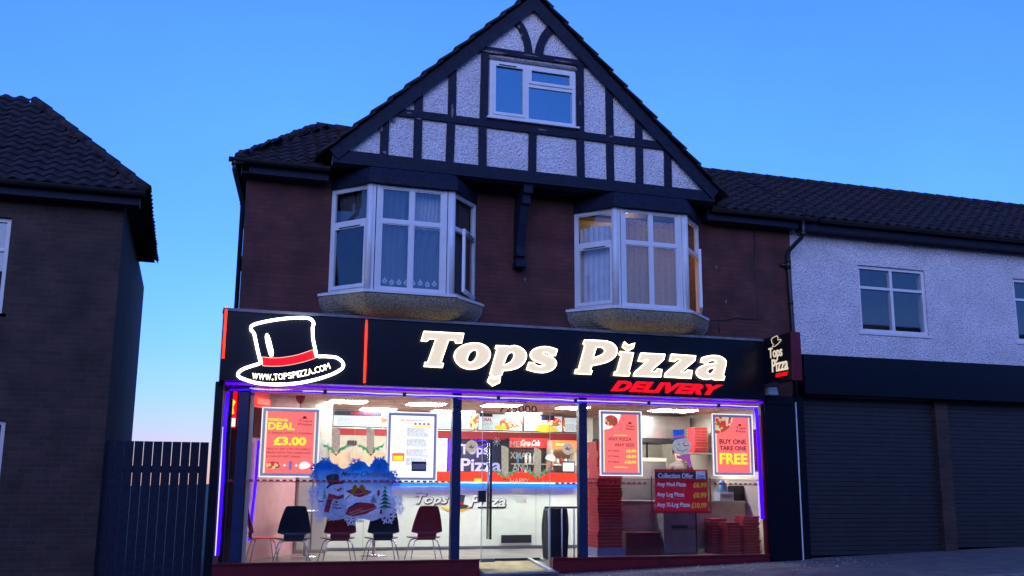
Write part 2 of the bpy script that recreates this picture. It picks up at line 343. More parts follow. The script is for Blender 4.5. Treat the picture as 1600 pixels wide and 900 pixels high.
# ------------------------------------------------------------------ ground (slopes gently up to the right)
def gz(x): return -.36 + .031*max(min(x, 40), -60)
def sheet(name, x0, x1, y0, y1, dz, mt, th=0):
    b = MB(); xs = sorted({x0, x1} | {q for q in (-60, 40) if x0 < q < x1})
    for a, c in zip(xs, xs[1:]):
        b.add([(a, y0, gz(a)+dz), (c, y0, gz(c)+dz), (c, y1, gz(c)+dz), (a, y1, gz(a)+dz)], [(0, 1, 2, 3)])
        if th: b.add([(a, y0, gz(a)+dz-th), (c, y0, gz(c)+dz-th), (c, y0, gz(c)+dz), (a, y0, gz(a)+dz)], [(0, 1, 2, 3)])
    return tag(link(name, b, mt), kind='structure')
sheet('ground', -900, 900, -900, 1500, -.16, M['grass'])
sheet('road', -300, 300, -11, -3.6, -.125, M['asphalt'])
sheet('pavement', -300, 300, -3.45, 9, 0, M['pave'])
kb = MB()
for y0, y1 in ((-3.6, -3.45), (-11.15, -11)):
    for i in range(-40, 60):
        a, c = i*.92, i*.92+.905
        kb.hexa([(a, y0, gz(a)-.16), (c, y0, gz(c)-.16), (c, y1, gz(c)-.16), (a, y1, gz(a)-.16), (a, y0, gz(a)), (c, y0, gz(c)), (c, y1, gz(c)), (a, y1, gz(a))])
tag(link('kerb', kb, M['kerb']), kind='structure')
pv = sheet('pavement', -300, 300, -17, -11.15, 0, M['pave'])
# pale grit and litter crumbs on the pavement by the shop
b = MB()
for i in range(220):
    x = random.uniform(5.4, 10.8); y = random.uniform(-1.6, -.14); r = random.uniform(.005, .014)
    b.add([(x-r, y-r, gz(x)+.004), (x+r, y-r*.6, gz(x)+.004), (x+r*.7, y+r, gz(x)+.004), (x-r*.5, y+r*.8, gz(x)+.004), (x, y, gz(x)+.004+r)], [(0,1,4),(1,2,4),(2,3,4),(3,0,4)])
tag(link('grit', b, M['speck']), 'pale grit scattered over the pavement by the right window', 'grit', kind='stuff')

# ------------------------------------------------------------------ the house
house = empty('brick_house', (5, 0, 0), 'dark red brick house with timbered black and white gable above a lit shop', 'house')
def wall_holes(x0, x1, z0, z1, holes, yf, yb):
    b = MB(); xs = sorted({x0, x1, *[h[0] for h in holes], *[h[1] for h in holes]}); zs = sorted({z0, z1, *[h[2] for h in holes], *[h[3] for h in holes]})
    inh = lambda x, z: any(h[0] < x < h[1] and h[2] < z < h[3] for h in holes)
    for a, c in zip(xs, xs[1:]):
        for d, e in zip(zs, zs[1:]):
            if inh((a+c)/2, (d+e)/2): continue
            b.add([(a, yf, d), (c, yf, d), (c, yf, e), (a, yf, e)], [(0, 1, 2, 3)]); b.add([(a, yb, d), (c, yb, d), (c, yb, e), (a, yb, e)], [(3, 2, 1, 0)])
    for h in holes:
        a, c, d, e = h
        b.add([(a, yf, d), (a, yb, d), (a, yb, e), (a, yf, e)], [(0, 1, 2, 3)]); b.add([(c, yf, d), (c, yb, d), (c, yb, e), (c, yf, e)], [(3, 2, 1, 0)])
        b.add([(a, yf, d), (c, yf, d), (c, yb, d), (a, yb, d)], [(0, 1, 2, 3)]); b.add([(a, yf, e), (c, yf, e), (c, yb, e), (a, yb, e)], [(3, 2, 1, 0)])
    for (a, c) in ((x0, x0), (x1, x1)): b.add([(a, yf, z0), (a, yb, z0), (a, yb, z1), (a, yf, z1)], [(0, 1, 2, 3)])
    return b
HX0, HX1 = .63, 10.16
BL = (1.92, 4.25, 2.43, 3.70); BR = (5.97, 8.31, 6.46, 7.73)
bays = (BL, BR)
wb = wall_holes(HX0, HX1, 2.62, 5.93, [(b_[0]+.06, b_[1]-.06, 4.0, 5.62) for b_ in bays], 0, .25)
wb.hexa([(HX0, .25, -.6), (HX0+.25, .25, -.6), (1.37, 8, -.6), (1.12, 8, -.6), (HX0, .25, 5.93), (HX0+.25, .25, 5.93), (1.37, 8, 5.93), (1.12, 8, 5.93)]); wb.box(HX1-.25, HX1, .25, 8, 2.62, 5.93); wb.box(1.37, HX1-.25, 7.75, 8, -.6, 5.93)
link('wall', wb, M['brick'], house)
# upper floor slab and rooms behind the bays
b = MB(); b.box(HX0+.25, HX1-.25, .26, 7.7, 2.9, 3.05); b.box(HX0+.25, HX1-.25, 3.2, 3.3, 3.05, 5.9); b.box(4.95, 5.1, .26, 3.2, 3.05, 5.9); b.box(HX0+.25, HX1-.25, .26, 7.7, 5.86, 5.92)
link('upper_room', b, M['room'], house)
# gable
GY = -.5
GX0, GX1, GZ, AX, AZ = 1.84, 8.33, 5.93, 5.04, 9.17
gw = MB(); wx0, wx1, wz0, wz1 = 4.30, 5.79, 6.97, 7.96
def gtop(x): return AZ-.03 - abs(x-AX)*(AZ-6.12)/(AX-GX0) if x < AX else AZ-.03-(x-AX)*(AZ-6.12)/(GX1-AX)
zl = [(GX0, GZ), (GX1, GZ), (GX1, gtop(GX1)), (AX, gtop(AX)), (GX0, gtop(GX0))]
gg = shape2d([zl, [(wx0+.02, wz0+.02), (wx0+.02, wz1-.02), (wx1-.02, wz1-.02), (wx1-.02, wz0+.02)]], .12)
link('gable_wall', upright(gg, GY+.12), M['pebble'], house)
b = MB(); b.box(GX0, GX1, GY, .02, GZ-.02, GZ-.003); link('soffit', b, M['timber'], house)
# attic room
b = MB(); b.box(3.9, 6.2, .8, .9, 6.5, 8.1); b.box(3.9, 6.2, -.3, .8, 6.5, 6.6); link('attic_room', b, M['room'], house)
TW = .13
def beam(pts, d=.045, m_='timber', name='timber_beam'):
    """flat board traced as a polygon on the gable, standing proud of the render"""
    o = link(name, plate([pts], GY, d), M[m_], house); return o
def vbeam(x, z0, z1, w=TW, d=.04): 
    j = random.uniform(-.006, .006)
    beam([(x-w/2+j, z0), (x+w/2+j, z0), (x+w/2-j, z1), (x-w/2-j, z1)], d)
for x in (2.615, 3.14, 3.665, 4.195, 5.04, 5.88, 6.41, 6.945, 7.475):
    vbeam(x, 6.13, min(6.80, gtop(x)-.02))
for x in (3.14, 3.68, 6.41, 6.945): vbeam(x, 6.91, gtop(x)-.02)
for x in (4.215, 5.88): vbeam(x, 6.91, 8.07)
beam([(GX0+.9, 6.80), (GX1-.93, 6.77), (GX1-.97, 6.90), (GX0+.95, 6.92)], .05)
beam([(GX0, GZ), (GX1, GZ), (GX1, 6.11), (GX0, 6.14)], .06)
beam([(4.02, 8.07), (6.07, 8.07), (5.98, 8.17), (4.09, 8.17)], .05)
# bare weathered patches on the boards
for (x, z, w_, h_) in ((4.05, 8.13, .3, .06), (2.56, 6.55, .05, .12), (3.12, 7.3, .04, .25), (5.87, 7.4, .03, .1), (6.45, 7.9, .05, .08), (2.25, 6.35, .1, .04), (5.2, 6.85, .2, .03), (4.35, 8.085, .5, .045), (5.55, 8.10, .4, .04), (5.0, 8.12, .3, .03), (3.68, 7.0, .05, .3), (2.62, 6.17, .1, .05), (3.0, 6.86, .12, .03), (4.12, 8.12, .12, .05), (3.14, 6.78, .1, .03), (6.42, 6.88, .08, .04), (4.83, 8.45, .04, .08), (4.79, 8.6, .04, .06), (2.74, 6.72, .08, .08)):
    q = [(x+math.cos(t)*w_/2*random.uniform(.5, 1.1), z+math.sin(t)*h_/2*random.uniform(.5, 1.1)) for t in [i*math.pi/6 for i in range(12)]]
    link('bare_patch', plate([q], GY-.0515, .003), M['bare'], house)
# curved braces near the top
def brace(px):
    L = []
    for lp in [px]:
        L.append([(lambda p: (p.x, p.z))(P(a, c, GY)) for a, c in smooth_loop(lp)])
    link('timber_beam', plate(L, GY, .045), M['timber'], house)
brace([(798, 33), (806, 26), (820, 45, 1), (828, 66, 1), (831, 86), (820, 84), (817, 66, 1), (810, 48, 1)])
brace([(858, 38), (869, 47), (857, 60, 1), (850, 74, 1), (847, 88), (834, 87), (838, 70, 1), (846, 52, 1)])
# barge boards and gable roof
for sgn in (-1, 1):
    gx = GX0 if sgn < 0 else GX1
    dx, dz = (gx-AX), (6.14-AZ); L = math.hypot(dx, dz); ux, uz = dx/L, dz/L; nx, nz_ = (-uz*sgn, ux*sgn)  # outward/up normal
    if nz_ < 0: nx, nz_ = -nx, -nz_
    A = (AX, AZ+.03); B = (AX+dx*1.02, AZ+.03+dz*1.02)
    w_ = .205
    link('barge_board', plate([[(A[0], A[1]), (B[0], B[1]), (B[0]-nx*w_*.9, B[1]-nz_*w_*.9), (A[0], A[1]-w_/nz_)]], GY-.062, .03), M['timber'], house)
    rf = MB(); n_ = 13; step = (L+.25)/n_
    for i in range(n_):
        s0, s1 = i*step-.02, (i+1)*step+.03
        p0 = Vector((AX+ux*s0, 0, AZ+.05+uz*s0)); p1 = Vector((AX+ux*s1, 0, AZ+.05+uz*s1)); N_ = Vector((nx, 0, nz_))
        lo0, lo1 = p0+N_*.0, p1+N_*.035; hi0, hi1 = lo0+N_*.03, lo1+N_*.035
        j = random.uniform(-.012, .012); ya, yb = GY-.16+j, 5.5
        pts = [(q.x, ya, q.z) for q in (lo0, lo1)] + [(q.x, yb, q.z) for q in (lo1, lo0)] + [(q.x, ya, q.z) for q in (hi0, hi1)] + [(q.x, yb, q.z) for q in (hi1, hi0)]
        rf.hexa(pts)
    link('gable_roof', rf, M['tile'], house)
b = MB(); b.tube([(AX, GY-.18, AZ+.09), (AX, 5.5, AZ+.09)], .09, 10); link('ridge_tile', b, M['tile'], house)
# main roof: real courses of rolled tiles on the front slope and the left hip
def tiled(o, u, v, w_, l_, inside, th=.035):
    """o corner at eaves, u along eaves, v up the slope"""
    o, u, v = Vector(o), Vector(u).normalized(), Vector(v).normalized(); N_ = u.cross(v); 
    if N_.z < 0: N_ = -N_
    b = MB(); tw, tl = .23, .225; nr = int(l_/tl)+1; nc = int(w_/tw)+2; seg = 6
    for r in range(nr):
        off = 0; 
        for c in range(-1, nc):
            cu, cv = (c+.5)*tw, (r+.5)*tl
            if not inside(cu, cv): continue
            jj = random.uniform(-.006, .006); vs = []
            for k in range(seg+1):
                a = cu-tw/2+tw*k/seg; hgt = .022*math.sin(math.pi*2*k/seg)+.022
                for vv, lift in ((cv-tl/2-.03, .035), (cv+tl/2+.01, 0)):
                    vs.append(o+u*a+v*vv+N_*(hgt+lift+jj))
            for k in range(seg+1): vs.append(vs[2*k]-N_*.03)
            fs = [(2*k, 2*k+2, 2*k+3, 2*k+1) for k in range(seg)] + [(2*k, 2*(seg+1)+k, 2*(seg+1)+k+1, 2*k+2) for k in range(seg)]
            b.add(vs, fs)
    return b
EY, EZ, RY, RZ, LX = -.3, 5.90, 2.0, 7.36, 1.84
EX0 = .47; sl_l = math.hypot(RY-EY, RZ-EZ); RX1 = 30
vdir = Vector((0, RY-EY, RZ-EZ)).normalized()
mr = tiled((EX0, EY, EZ), (1, 0, 0), vdir, 2.9, sl_l, lambda a, c: a > -.10+(LX-EX0)*c/sl_l and a < 2.4+c)
mr.merge(tiled((8.1, EY, EZ), (1, 0, 0), vdir, 2.4, sl_l, lambda a, c: 0 < a < 2.25 and a > .1))
hl = math.hypot(LX-EX0, RZ-EZ); vd2 = Vector((LX-EX0, 0, RZ-EZ)).normalized()
mr.merge(tiled((EX0, EY, EZ), (.4, 4.6, 0), vd2, 4.6, hl, lambda a, c: a > -.1+(RY-EY)*c/hl and a < 4.6-(RY-EY)*c/hl))
mr.add([(EX0, EY, EZ-.01), (HX1+.1, EY, EZ-.01), (HX1+.1, RY, RZ-.01), (LX, RY, RZ-.01)], [(0, 1, 2, 3)])
mr.add([(EX0, EY, EZ-.01), (LX, RY, RZ-.01), (EX0+.4, RY*2-EY, EZ-.01)], [(0, 1, 2)]); mr.add([(LX, RY, RZ-.01), (HX1+.1, RY, RZ-.01), (HX1+.1, 4.3, EZ), (EX0+.4, 4.3, EZ)], [(0, 1, 2, 3)])
n_ = 12
for i in range(n_):   # hip tiles stepping up to the ridge
    a, c = Vector((EX0, EY, EZ+.03)).lerp(Vector((LX, RY, RZ+.03)), i/n_), Vector((EX0, EY, EZ+.03)).lerp(Vector((LX, RY, RZ+.03)), (i+1.15)/n_)
    mr.tube([a+Vector((0, 0, .018)), c], [.07, .055], 8)
for i in range(26):
    x = LX+i*.33; mr.tube([(x, RY, RZ+.045), (x+.335, RY, RZ+.04)], [.085, .075], 8)
link('main_roof', mr, M['tile'], house)
# dark boxed eaves, gutters and pipes
b = MB(); b.box(EX0+.06, GX0-.02, EY+.04, 0, 5.72, 5.86); b.hexa([(EX0+.06, EY+.04, 5.74), (HX0, EY+.04, 5.74), (HX0+.35, 4.2, 5.74), (EX0+.44, 4.2, 5.74), (EX0+.06, EY+.04, 5.86), (HX0, EY+.04, 5.86), (HX0+.35, 4.2, 5.86), (EX0+.44, 4.2, 5.86)]); link('eaves_board', b, M['timber'], house)
b = MB(); b.box(GX1+.02, HX1+.02, EY+.04, 0, 5.70, 5.86); link('eaves_board', b, M['timber'], house)
def gutter(x0, x1, y, z):
    b = MB(); n = 8; prof = [(math.cos(math.pi+math.pi*i/n)*.062, math.sin(math.pi+math.pi*i/n)*.062) for i in range(n+1)]
    vs = []
    for x in (x0, x1): vs += [(x, y+a, z+c) for a, c in prof] + [(x, y+a*.88, z+c*.88+.002) for a, c in prof]
    k = n+1; fs = []
    for i in range(n): fs += [(i, i+1, 2*k+i+1, 2*k+i), (k+i, 3*k+i, 3*k+i+1, k+i+1)]
    for base in (0, 2*k): fs += [(base+i, base+k+i, base+k+i+1, base+i+1) for i in range(n)] + [tuple(base+k+i for i in range(k))]
    b.add(vs, fs, 0, True); return b
link('gutter', gutter(.33, GX0-.02, EY-.05, 5.90), M['pipe'], house); link('gutter', gutter(GX1+.05, 10.5, EY-.05, 5.88), M['pipe'], house)
b = MB(); b.tube([(.42, -.34, 5.88), (.42, -.34, 5.72), (.46, -.25, 5.62), (.58, -.02, 5.30), (.585, .05, 5.2), (.585, .08, 0)], .034, 10); b.tube([(.42, -.34, 5.87), (.42, -.34, 5.79)], .048, 10)
link('drainpipe', b, M['pipe'], house)
b = MB(); b.tube([(10.22, -.34, 5.86), (10.22, -.34, 5.62), (10.2, -.3, 5.52), (10.08, -.1, 5.33), (10.06, -.06, 5.25), (10.06, -.06, 5.05), (10.1, -.06, 3.5), (10.1, -.06, 2.6)], .038, 10)
b.tube([(10.22, -.34, 5.62), (10.21, -.32, 5.55)], .05, 10); b.tube([(10.06, -.06, 5.13), (10.06, -.06, 4.98)], .052, 10); b.tube([(9.92, -.02, 5.06), (10.06, -.06, 5.05)], .03, 8); b.tube([(10.075, -.06, 4.4), (10.075, -.06, 4.34)], .048, 10)
link('drainpipe', b, M['pipe'], house)
# carved bracket in the middle under the gable
b = MB()
for pr in ((-.5, .0, 5.78, 5.91, .15), (-.42, 0, 5.62, 5.78, .13)): b.box(4.95-pr[4]/2+.03, 4.95+pr[4]/2+.03, pr[0], pr[1], pr[2], pr[3])
b.hexa([(4.90, -.16, 4.95), (5.04, -.16, 4.95), (5.04, 0, 4.95), (4.90, 0, 4.95), (4.90, -.36, 5.62), (5.04, -.36, 5.62), (5.04, 0, 5.62), (4.90, 0, 5.62)])
b.box(4.895, 5.045, -.19, 0, 4.80, 4.95); b.box(4.905, 5.035, -.12, 0, 4.70, 4.80); b.box(4.88, 5.06, -.21, 0, 4.62, 4.70)
link('bracket', b, M['timber'], house)
# cables and marks on the brickwork
b = MB(); b.tube([P(1178, 362, -.01), P(1181, 420, -.01), P(1185, 500, -.01), P(1150, 497, -.012), P(1130, 501, -.01), P(1105, 500, -.01)], .007, 6); b.tube([P(1122, 496, -.01), P(1124, 520, -.01)], .006, 6)
link('cable', b, M['pipe'], house)
for px, py in ((1119, 417), (1134, 471), (820, 436)):
    p = P(px, py, 0); link('wall_fixing', MB().box(p.x-.012, p.x+.012, -.012, 0, p.z-.03, p.z+.02), M['flash'], house)
# vent block
p = P(392, 457, 0); b = MB(); b.box(p.x-.06, p.x+.06, -.006, .01, p.z-.05, p.z+.05); link('air_brick', b, M['brick2'], house)

# ------------------------------------------------------------------ windows
def frame_rect(b, O, U, V, N_, w_, h_, fw, d, mi=0):
    """rectangular frame: outer w x h, bar width fw, depth d"""
    def bx(u0, u1, v0, v1):
        pts = [O+U*a+V*c+N_*e for c, e in ((v0, 0),) for a in ()]
        q = [O+U*u0+V*v0, O+U*u1+V*v0, O+U*u1+V*v0-N_*d, O+U*u0+V*v0-N_*d, O+U*u0+V*v1, O+U*u1+V*v1, O+U*u1+V*v1-N_*d, O+U*u0+V*v1-N_*d]
        b.hexa(q, mi)
    bx(0, fw, 0, h_); bx(w_-fw, w_, 0, h_); bx(fw, w_-fw, 0, fw); bx(fw, w_-fw, h_-fw, h_)
def quad_pane(O, U, V, N_, w_, h_, t=.008):
    b = MB(); q = [O, O+U*w_, O+U*w_-N_*t, O-N_*t, O+V*h_, O+V*h_+U*w_, O+V*h_+U*w_-N_*t, O+V*h_-N_*t]; b.hexa(q); return b
Zv = Vector((0, 0, 1))
def facet(bay, O, U, w_, h_, split, cols, sash=None, opened=0, glass='glass2'):
    """one flat face of a bay: frame into bay mesh list, panes as sub-parts"""
    N_ = U.cross(Zv).normalized()   # outward
    b = MB(); frame_rect(b, O, U, Zv, N_, w_, h_, .05, .07)
    b.hexa([O+U*.05+Zv*(split-.03), O+U*(w_-.05)+Zv*(split-.03), O+U*(w_-.05)+Zv*(split-.03)-N_*.07, O+U*.05+Zv*(split-.03)-N_*.07, O+U*.05+Zv*(split+.03), O+U*(w_-.05)+Zv*(split+.03), O+U*(w_-.05)+Zv*(split+.03)-N_*.07, O+U*.05+Zv*(split+.03)-N_*.07])
    pw = (w_-.1)/cols
    for c in range(1, cols):
        x = .05+pw*c
        for v0, v1 in ((.05, split-.03), (split+.03, h_-.05)):
            b.hexa([O+U*(x-.03)+Zv*v0, O+U*(x+.03)+Zv*v0, O+U*(x+.03)+Zv*v0-N_*.07, O+U*(x-.03)+Zv*v0-N_*.07, O+U*(x-.03)+Zv*v1, O+U*(x+.03)+Zv*v1, O+U*(x+.03)+Zv*v1-N_*.07, O+U*(x-.03)+Zv*v1-N_*.07])
    # slim inner bead
    for c in range(cols):
        for v0, v1, low in ((.05, split-.03, 1), (split+.03, h_-.05, 0)):
            x0 = .05+pw*c+(.03 if c else 0); x1 = .05+pw*(c+1)-(.03 if c < cols-1 else 0)
            O2 = O+U*x0+Zv*v0
            if low and sash:
                hinge = O+U*(x1 if sash == 'R' else x0)+Zv*v0
                a = R(opened); sg = -1 if sash == 'R' else 1
                Us = (U*math.cos(a)+N_*math.sin(a)) if sash != 'R' else (U*math.cos(a)-N_*math.sin(a))*1
                Ns = Us.cross(Zv).normalized()
                Os = (hinge if sash != 'R' else hinge-Us*(x1-x0))+Ns*.02
                sb = MB(); frame_rect(sb, Os, Us, Zv, Ns, x1-x0, v1-v0, .055, .045)
                hp = Os+Us*((x1-x0)*.2)+Zv*(v1-v0-.04)
                so_ = link('sash', sb, M['upvc'], bay)
                vb = MB(); vb.hexa([hp, hp+Us*((x1-x0)*.6), hp+Us*((x1-x0)*.6)+Ns*.012, hp+Ns*.012, hp+Zv*.012, hp+Us*((x1-x0)*.6)+Zv*.012, hp+Us*((x1-x0)*.6)+Ns*.012+Zv*.012, hp+Ns*.012+Zv*.012])
                link('trickle_vent', vb, M['dark'], bay)
                link('pane', quad_pane(Os+Us*.05+Zv*.05-Ns*.02, Us, Zv, Ns, x1-x0-.1, v1-v0-.1), M[glass], bay)
            else:
                bb = MB(); frame_rect(bb, O2-N_*.012, U, Zv, N_, x1-x0, v1-v0, .016, .03); b.merge(bb)
                link('pane', quad_pane(O2-N_*.03, U, Zv, N_, x1-x0, v1-v0), M[glass], bay)
    return b
def curtain(p0, p1, z0, z1, mt, parent, amp=.02, wl=.09, gather=None):
    p0, p1 = Vector(p0), Vector(p1); n = max(12, int((p1-p0).length/wl*8)); b = MB(); vs = []; rows = 8
    d = (p1-p0).normalized(); nn = Vector((-d.y, d.x, 0))
    for r in range(rows+1):
        t = r/rows; z = z0+(z1-z0)*t
        for i in range(n+1):
            s = i/n; L = (p1-p0).length
            if gather: s = s + gather*(s-1)*math.sin(math.pi*min(1, (1-t)*1.1))*.6*(s)
            p = p0+d*(s*L)+nn*(amp*math.sin(i/n*L/wl*6.283+math.sin(r*.7)*.6)+amp*.4*math.sin(i*1.7))
            vs.append((p.x, p.y, z))
    fs = [(r*(n+1)+i, r*(n+1)+i+1, (r+1)*(n+1)+i+1, (r+1)*(n+1)+i) for r in range(rows) for i in range(n)]
    b.add(vs, fs, 0, True); return link('curtain', b, mt, parent)
BZ0, BZ1, BD = 3.97, 5.64, -.6
def make_bay(bx, left):
    x0, x1, f0, f1 = bx; h_ = BZ1-BZ0-.03
    A, B, C, D = Vector((x0, 0, BZ0+.03)), Vector((f0, BD, BZ0+.03)), Vector((f1, BD, BZ0+.03)), Vector((x1, 0, BZ0+.03))
    bay = link('bay_window', MB().box(x0, x0+.01, 0, .01, BZ0+.03, BZ0+.04), M['upvc'], house); split = 1.07

    U1 = (B-A); w1 = U1.length; U1.normalize(); U3 = (D-C); w3 = U3.length; U3.normalize()
    g = facet(bay, A, U1, w1, h_, split, 1, 'L', 0); g.merge(facet(bay, B+Vector((.12, 0, 0)), Vector((1, 0, 0)), f1-f0-.24, h_, split, 2))
    g.merge(facet(bay, C, U3, w3, h_, split, 1, 'R', 14 if left else 17))
    me_ = link('tmp', g, M['upvc'], house).data; tmp = [o_ for o_ in COL.objects if o_.data == me_][0]; bay.data = me_; bpy.data.objects.remove(tmp)
    for q, ds_ in ((B, (.05, .105)), (C, (-.05, -.105))):
        fr = MB(); fr.tube([q+Vector((0, .035, 0)), q+Vector((0, .035, h_))], .062, 8); o_ = link('corner_post', fr, M['upvc'], bay)
        for dx in ds_: link('post_bead', MB().box(q.x+dx-.02, q.x+dx+.02, BD-.012, BD+.03, BZ0+.03, BZ1-.001), M['upvc'], bay)
    # sill plate
    ov = .07; L = [(x0-.16, 0), (x0-.12, -.05), (f0-.06, BD-ov), (f1+.06, BD-ov), (x1+.12, -.05), (x1+.16, 0)]
    link('sill', shape2d([L], .04).move(lambda v: (v.x, v.y, v.z+BZ0-.015)), M['upvc'], bay)
    # cove below: rings shrinking back to the wall along a curve
    cv = MB(); vs = []; rows = 9
    for r in range(rows+1):
        t = r/rows; k = math.sqrt(max(0, 1-t**2.4)) if t < 1 else 0.0; z = BZ0-.016-.36*t; k = .12+.88*k if t < 1 else .1
        for (a, c) in L:
            cxm = (x0+x1)/2; kx = .62+.38*k
            vs.append((cxm+(a-cxm)*kx*.985, c*k*.97, z))
    m_ = len(L)
    fs = [(r*m_+i, (r+1)*m_+i, (r+1)*m_+i+1, r*m_+i+1) for r in range(rows) for i in range(m_-1)] + [tuple(rows*m_+i for i in range(m_))]
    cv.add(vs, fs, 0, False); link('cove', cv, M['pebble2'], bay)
    for k_ in (1, 4): tb = MB(); tb.tube([(v[0], v[1]-.004, v[2]) for v in [vs[r*m_+k_] for r in range(rows+1)]], .010, 6); link('cove_edge', tb, M['flash'], bay)
    # lead header roof over the bay
    hd = MB(); L2 = [(x0-.02, 0), (f0-.06, BD-.09), (f1+.06, BD-.09), (x1+.02, 0)]; L3 = [(x0+.02, 0), (f0-.02, BD-.02), (f1+.02, BD-.02), (x1-.02, 0)]
    vs = [(a, c, BZ1+.002) for a, c in L2] + [(a, c, BZ1+.12) for a, c in L2] + [(a, c, BZ1+.26) for a, c in L3]
    fs = [(0, 3, 2, 1)] + [(r*4+i, r*4+i+1, (r+1)*4+i+1, (r+1)*4+i) for r in range(2) for i in range(3)] + [(8, 9, 10, 11)]
    hd.add(vs, fs); link('bay_roof', hd, M['timber'], bay)
    dk = MB(); dk.add([(a, c*.9, BZ0+.035) for a, c in L[1:-1]], [(0, 1, 2, 3)]); link('window_board', dk, M['upvc'], bay)
    return bay
bayL = make_bay(BL, True); bayR = make_bay(BR, False)
bayL['label'] = 'left bay window with grey curtains hanging askew'; bayR['label'] = 'right bay window with warm brown curtains and a light behind'
# curtains
y = BD+.14
curtain((2.52, y, 0), (3.0, y, 0), 4.05, 5.58, M['curtain'], bayL); curtain((3.02, y+.02, 0), (3.58, y, 0), 4.02, 5.02, M['curtain'], bayL, .035, .12, .9); curtain((3.04, y+.05, 0), (3.58, y+.05, 0), 5.0, 5.58, M['skyglint'], bayL, .012, .06)  # pale upper piece stands in for the sky reflected in that pane
curtain((2.06, .02, 0), (2.44, BD+.2, 0), 5.0, 5.58, M['curtain'], bayL); curtain((3.78, BD+.22, 0), (4.12, .02, 0), 4.02, 5.58, M['curtain'], bayL)
for i in range(9):
    b = MB(); cx_, cz_ = 2.58+.055*2*i, 4.15+random.uniform(-.01, .02)
    if cx_ > 3.5: break
    for k in range(6):
        t = k*math.pi/3; b.merge(plate([ell(cx_+.025*math.cos(t), cz_+.025*math.sin(t), .014, .014, 8)], y-.045, .003))
    b.merge(plate([ell(cx_, cz_+.045, .008, .014, 8)], y-.0451, .003)); link('lace_flower', b, M['lace'], bayL)
curtain((6.55, y, 0), (7.09, y, 0), 4.02, 5.5, M['curtainw'], bayR, .025, .10); curtain((7.09, y, 0), (7.64, y, 0), 4.02, 5.5, M['curtainw'], bayR, .025, .12)
curtain((6.1, .05, 0), (6.46, BD+.2, 0), 4.03, 5.4, M['lace'], bayR, .012, .1)
b = MB(); b.box(7.80, 8.0, -.18, -.17, 4.05, 5.5); link('orange_glow', b, M['orangew'], bayR)  # flat glowing strip imitates the warm lit room seen past the curtain
b = MB(); b.tube([(6.5, y-.02, 5.5), (7.7, y-.02, 5.47)], .012, 6)
for i in range(12): b.tube([(6.55+i*.1, y-.02, 5.49), (6.57+i*.1, y-.02, 5.42), (6.61+i*.1, y-.02, 5.42), (6.64+i*.1, y-.02, 5.49)], .012, 6)
link('curtain_rail', b, M['boxedge'], bayR)
pl = bpy.data.lights.new('room_bulb', 'POINT'); pl.energy = 52; pl.color = (1, .66, .34); pl.shadow_soft_size = .12
plo = bpy.data.objects.new('room_bulb', pl); COL.objects.link(plo); plo.location = (7.4, 1.2, 5.3)
# attic window
U = Vector((1, 0, 0)); N_ = Vector((0, -1, 0)); aw = MB(); O = Vector((wx0, GY-.03, wz0)); W_, H_ = wx1-wx0, wz1-wz0
frame_rect(aw, O, U, Zv, N_, W_, H_, .055, .09); xm = .64
aw.box(wx0+xm-.03, wx0+xm+.03, GY-.03, GY+.06, wz0+.055, wz1-.055)
aw.box(wx0+xm+.03, wx1-.055, GY-.03, GY+.06, wz0+.60, wz0+.66)
attic = link('attic_window', aw, M['upvc'], house)
for nm, (a0, a1, z0, z1), s_ in (('c', (wx0+.055, wx0+xm-.03, wz0+.055, wz1-.055), 1), ('t', (wx0+xm+.03, wx1-.055, wz0+.66, wz1-.055), 1), ('l', (wx0+xm+.03, wx1-.055, wz0+.055, wz0+.60), 0)):
    fw = 0.0
    if s_:
        sb = MB(); frame_rect(sb, Vector((a0, GY-.05, z0)), U, Zv, N_, a1-a0, z1-z0, .045, .05); link('sash', sb, M['upvc'], attic); fw = .04
    link('pane', quad_pane(Vector((a0+fw, GY-.01, z0+fw)), U, Zv, N_, a1-a0-2*fw, z1-z0-2*fw), M['glassblue'], attic)
b = MB(); b.box(wx0-.05, wx1+.05, GY-.10, GY-.012, wz0-.035, wz0-.003); link('sill', b, M['upvc'], attic)
b = MB(); b.box(wx0-.02, wx1+.03, GY-.055, GY+.005, wz1+.003, wz1+.05); link('head_board', b, M['bare'], attic)
b = MB(); b.box(wx0+.15, wx0+.45, GY-.062, GY-.05, wz1-.085, wz1-.07); link('trickle_vent', b, M['dark'], attic)
# ------------------------------------------------------------------ the shop: shell
SX0, SX1, BY = .48, 9.95, 4.9
b = MB(); b.box(SX0, 4.37, .02, .5, -.12, 0); b.box(5.53, SX1, .02, .5, -.12, 0); b.box(SX0, SX1, .5, BY, -.12, 0); link('shop_floor', b, M['floor'], house)
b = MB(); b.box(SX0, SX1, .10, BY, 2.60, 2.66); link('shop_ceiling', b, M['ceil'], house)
b = MB(); b.box(2.3, SX1, BY, BY+.1, 0, 2.6); b.box(SX1, SX1+.1, .25, BY, -.1, 2.6); b.box(9.42, SX1, .02, .12, 0, 2.6); link('interior_wall', b, M['intwall'], house)
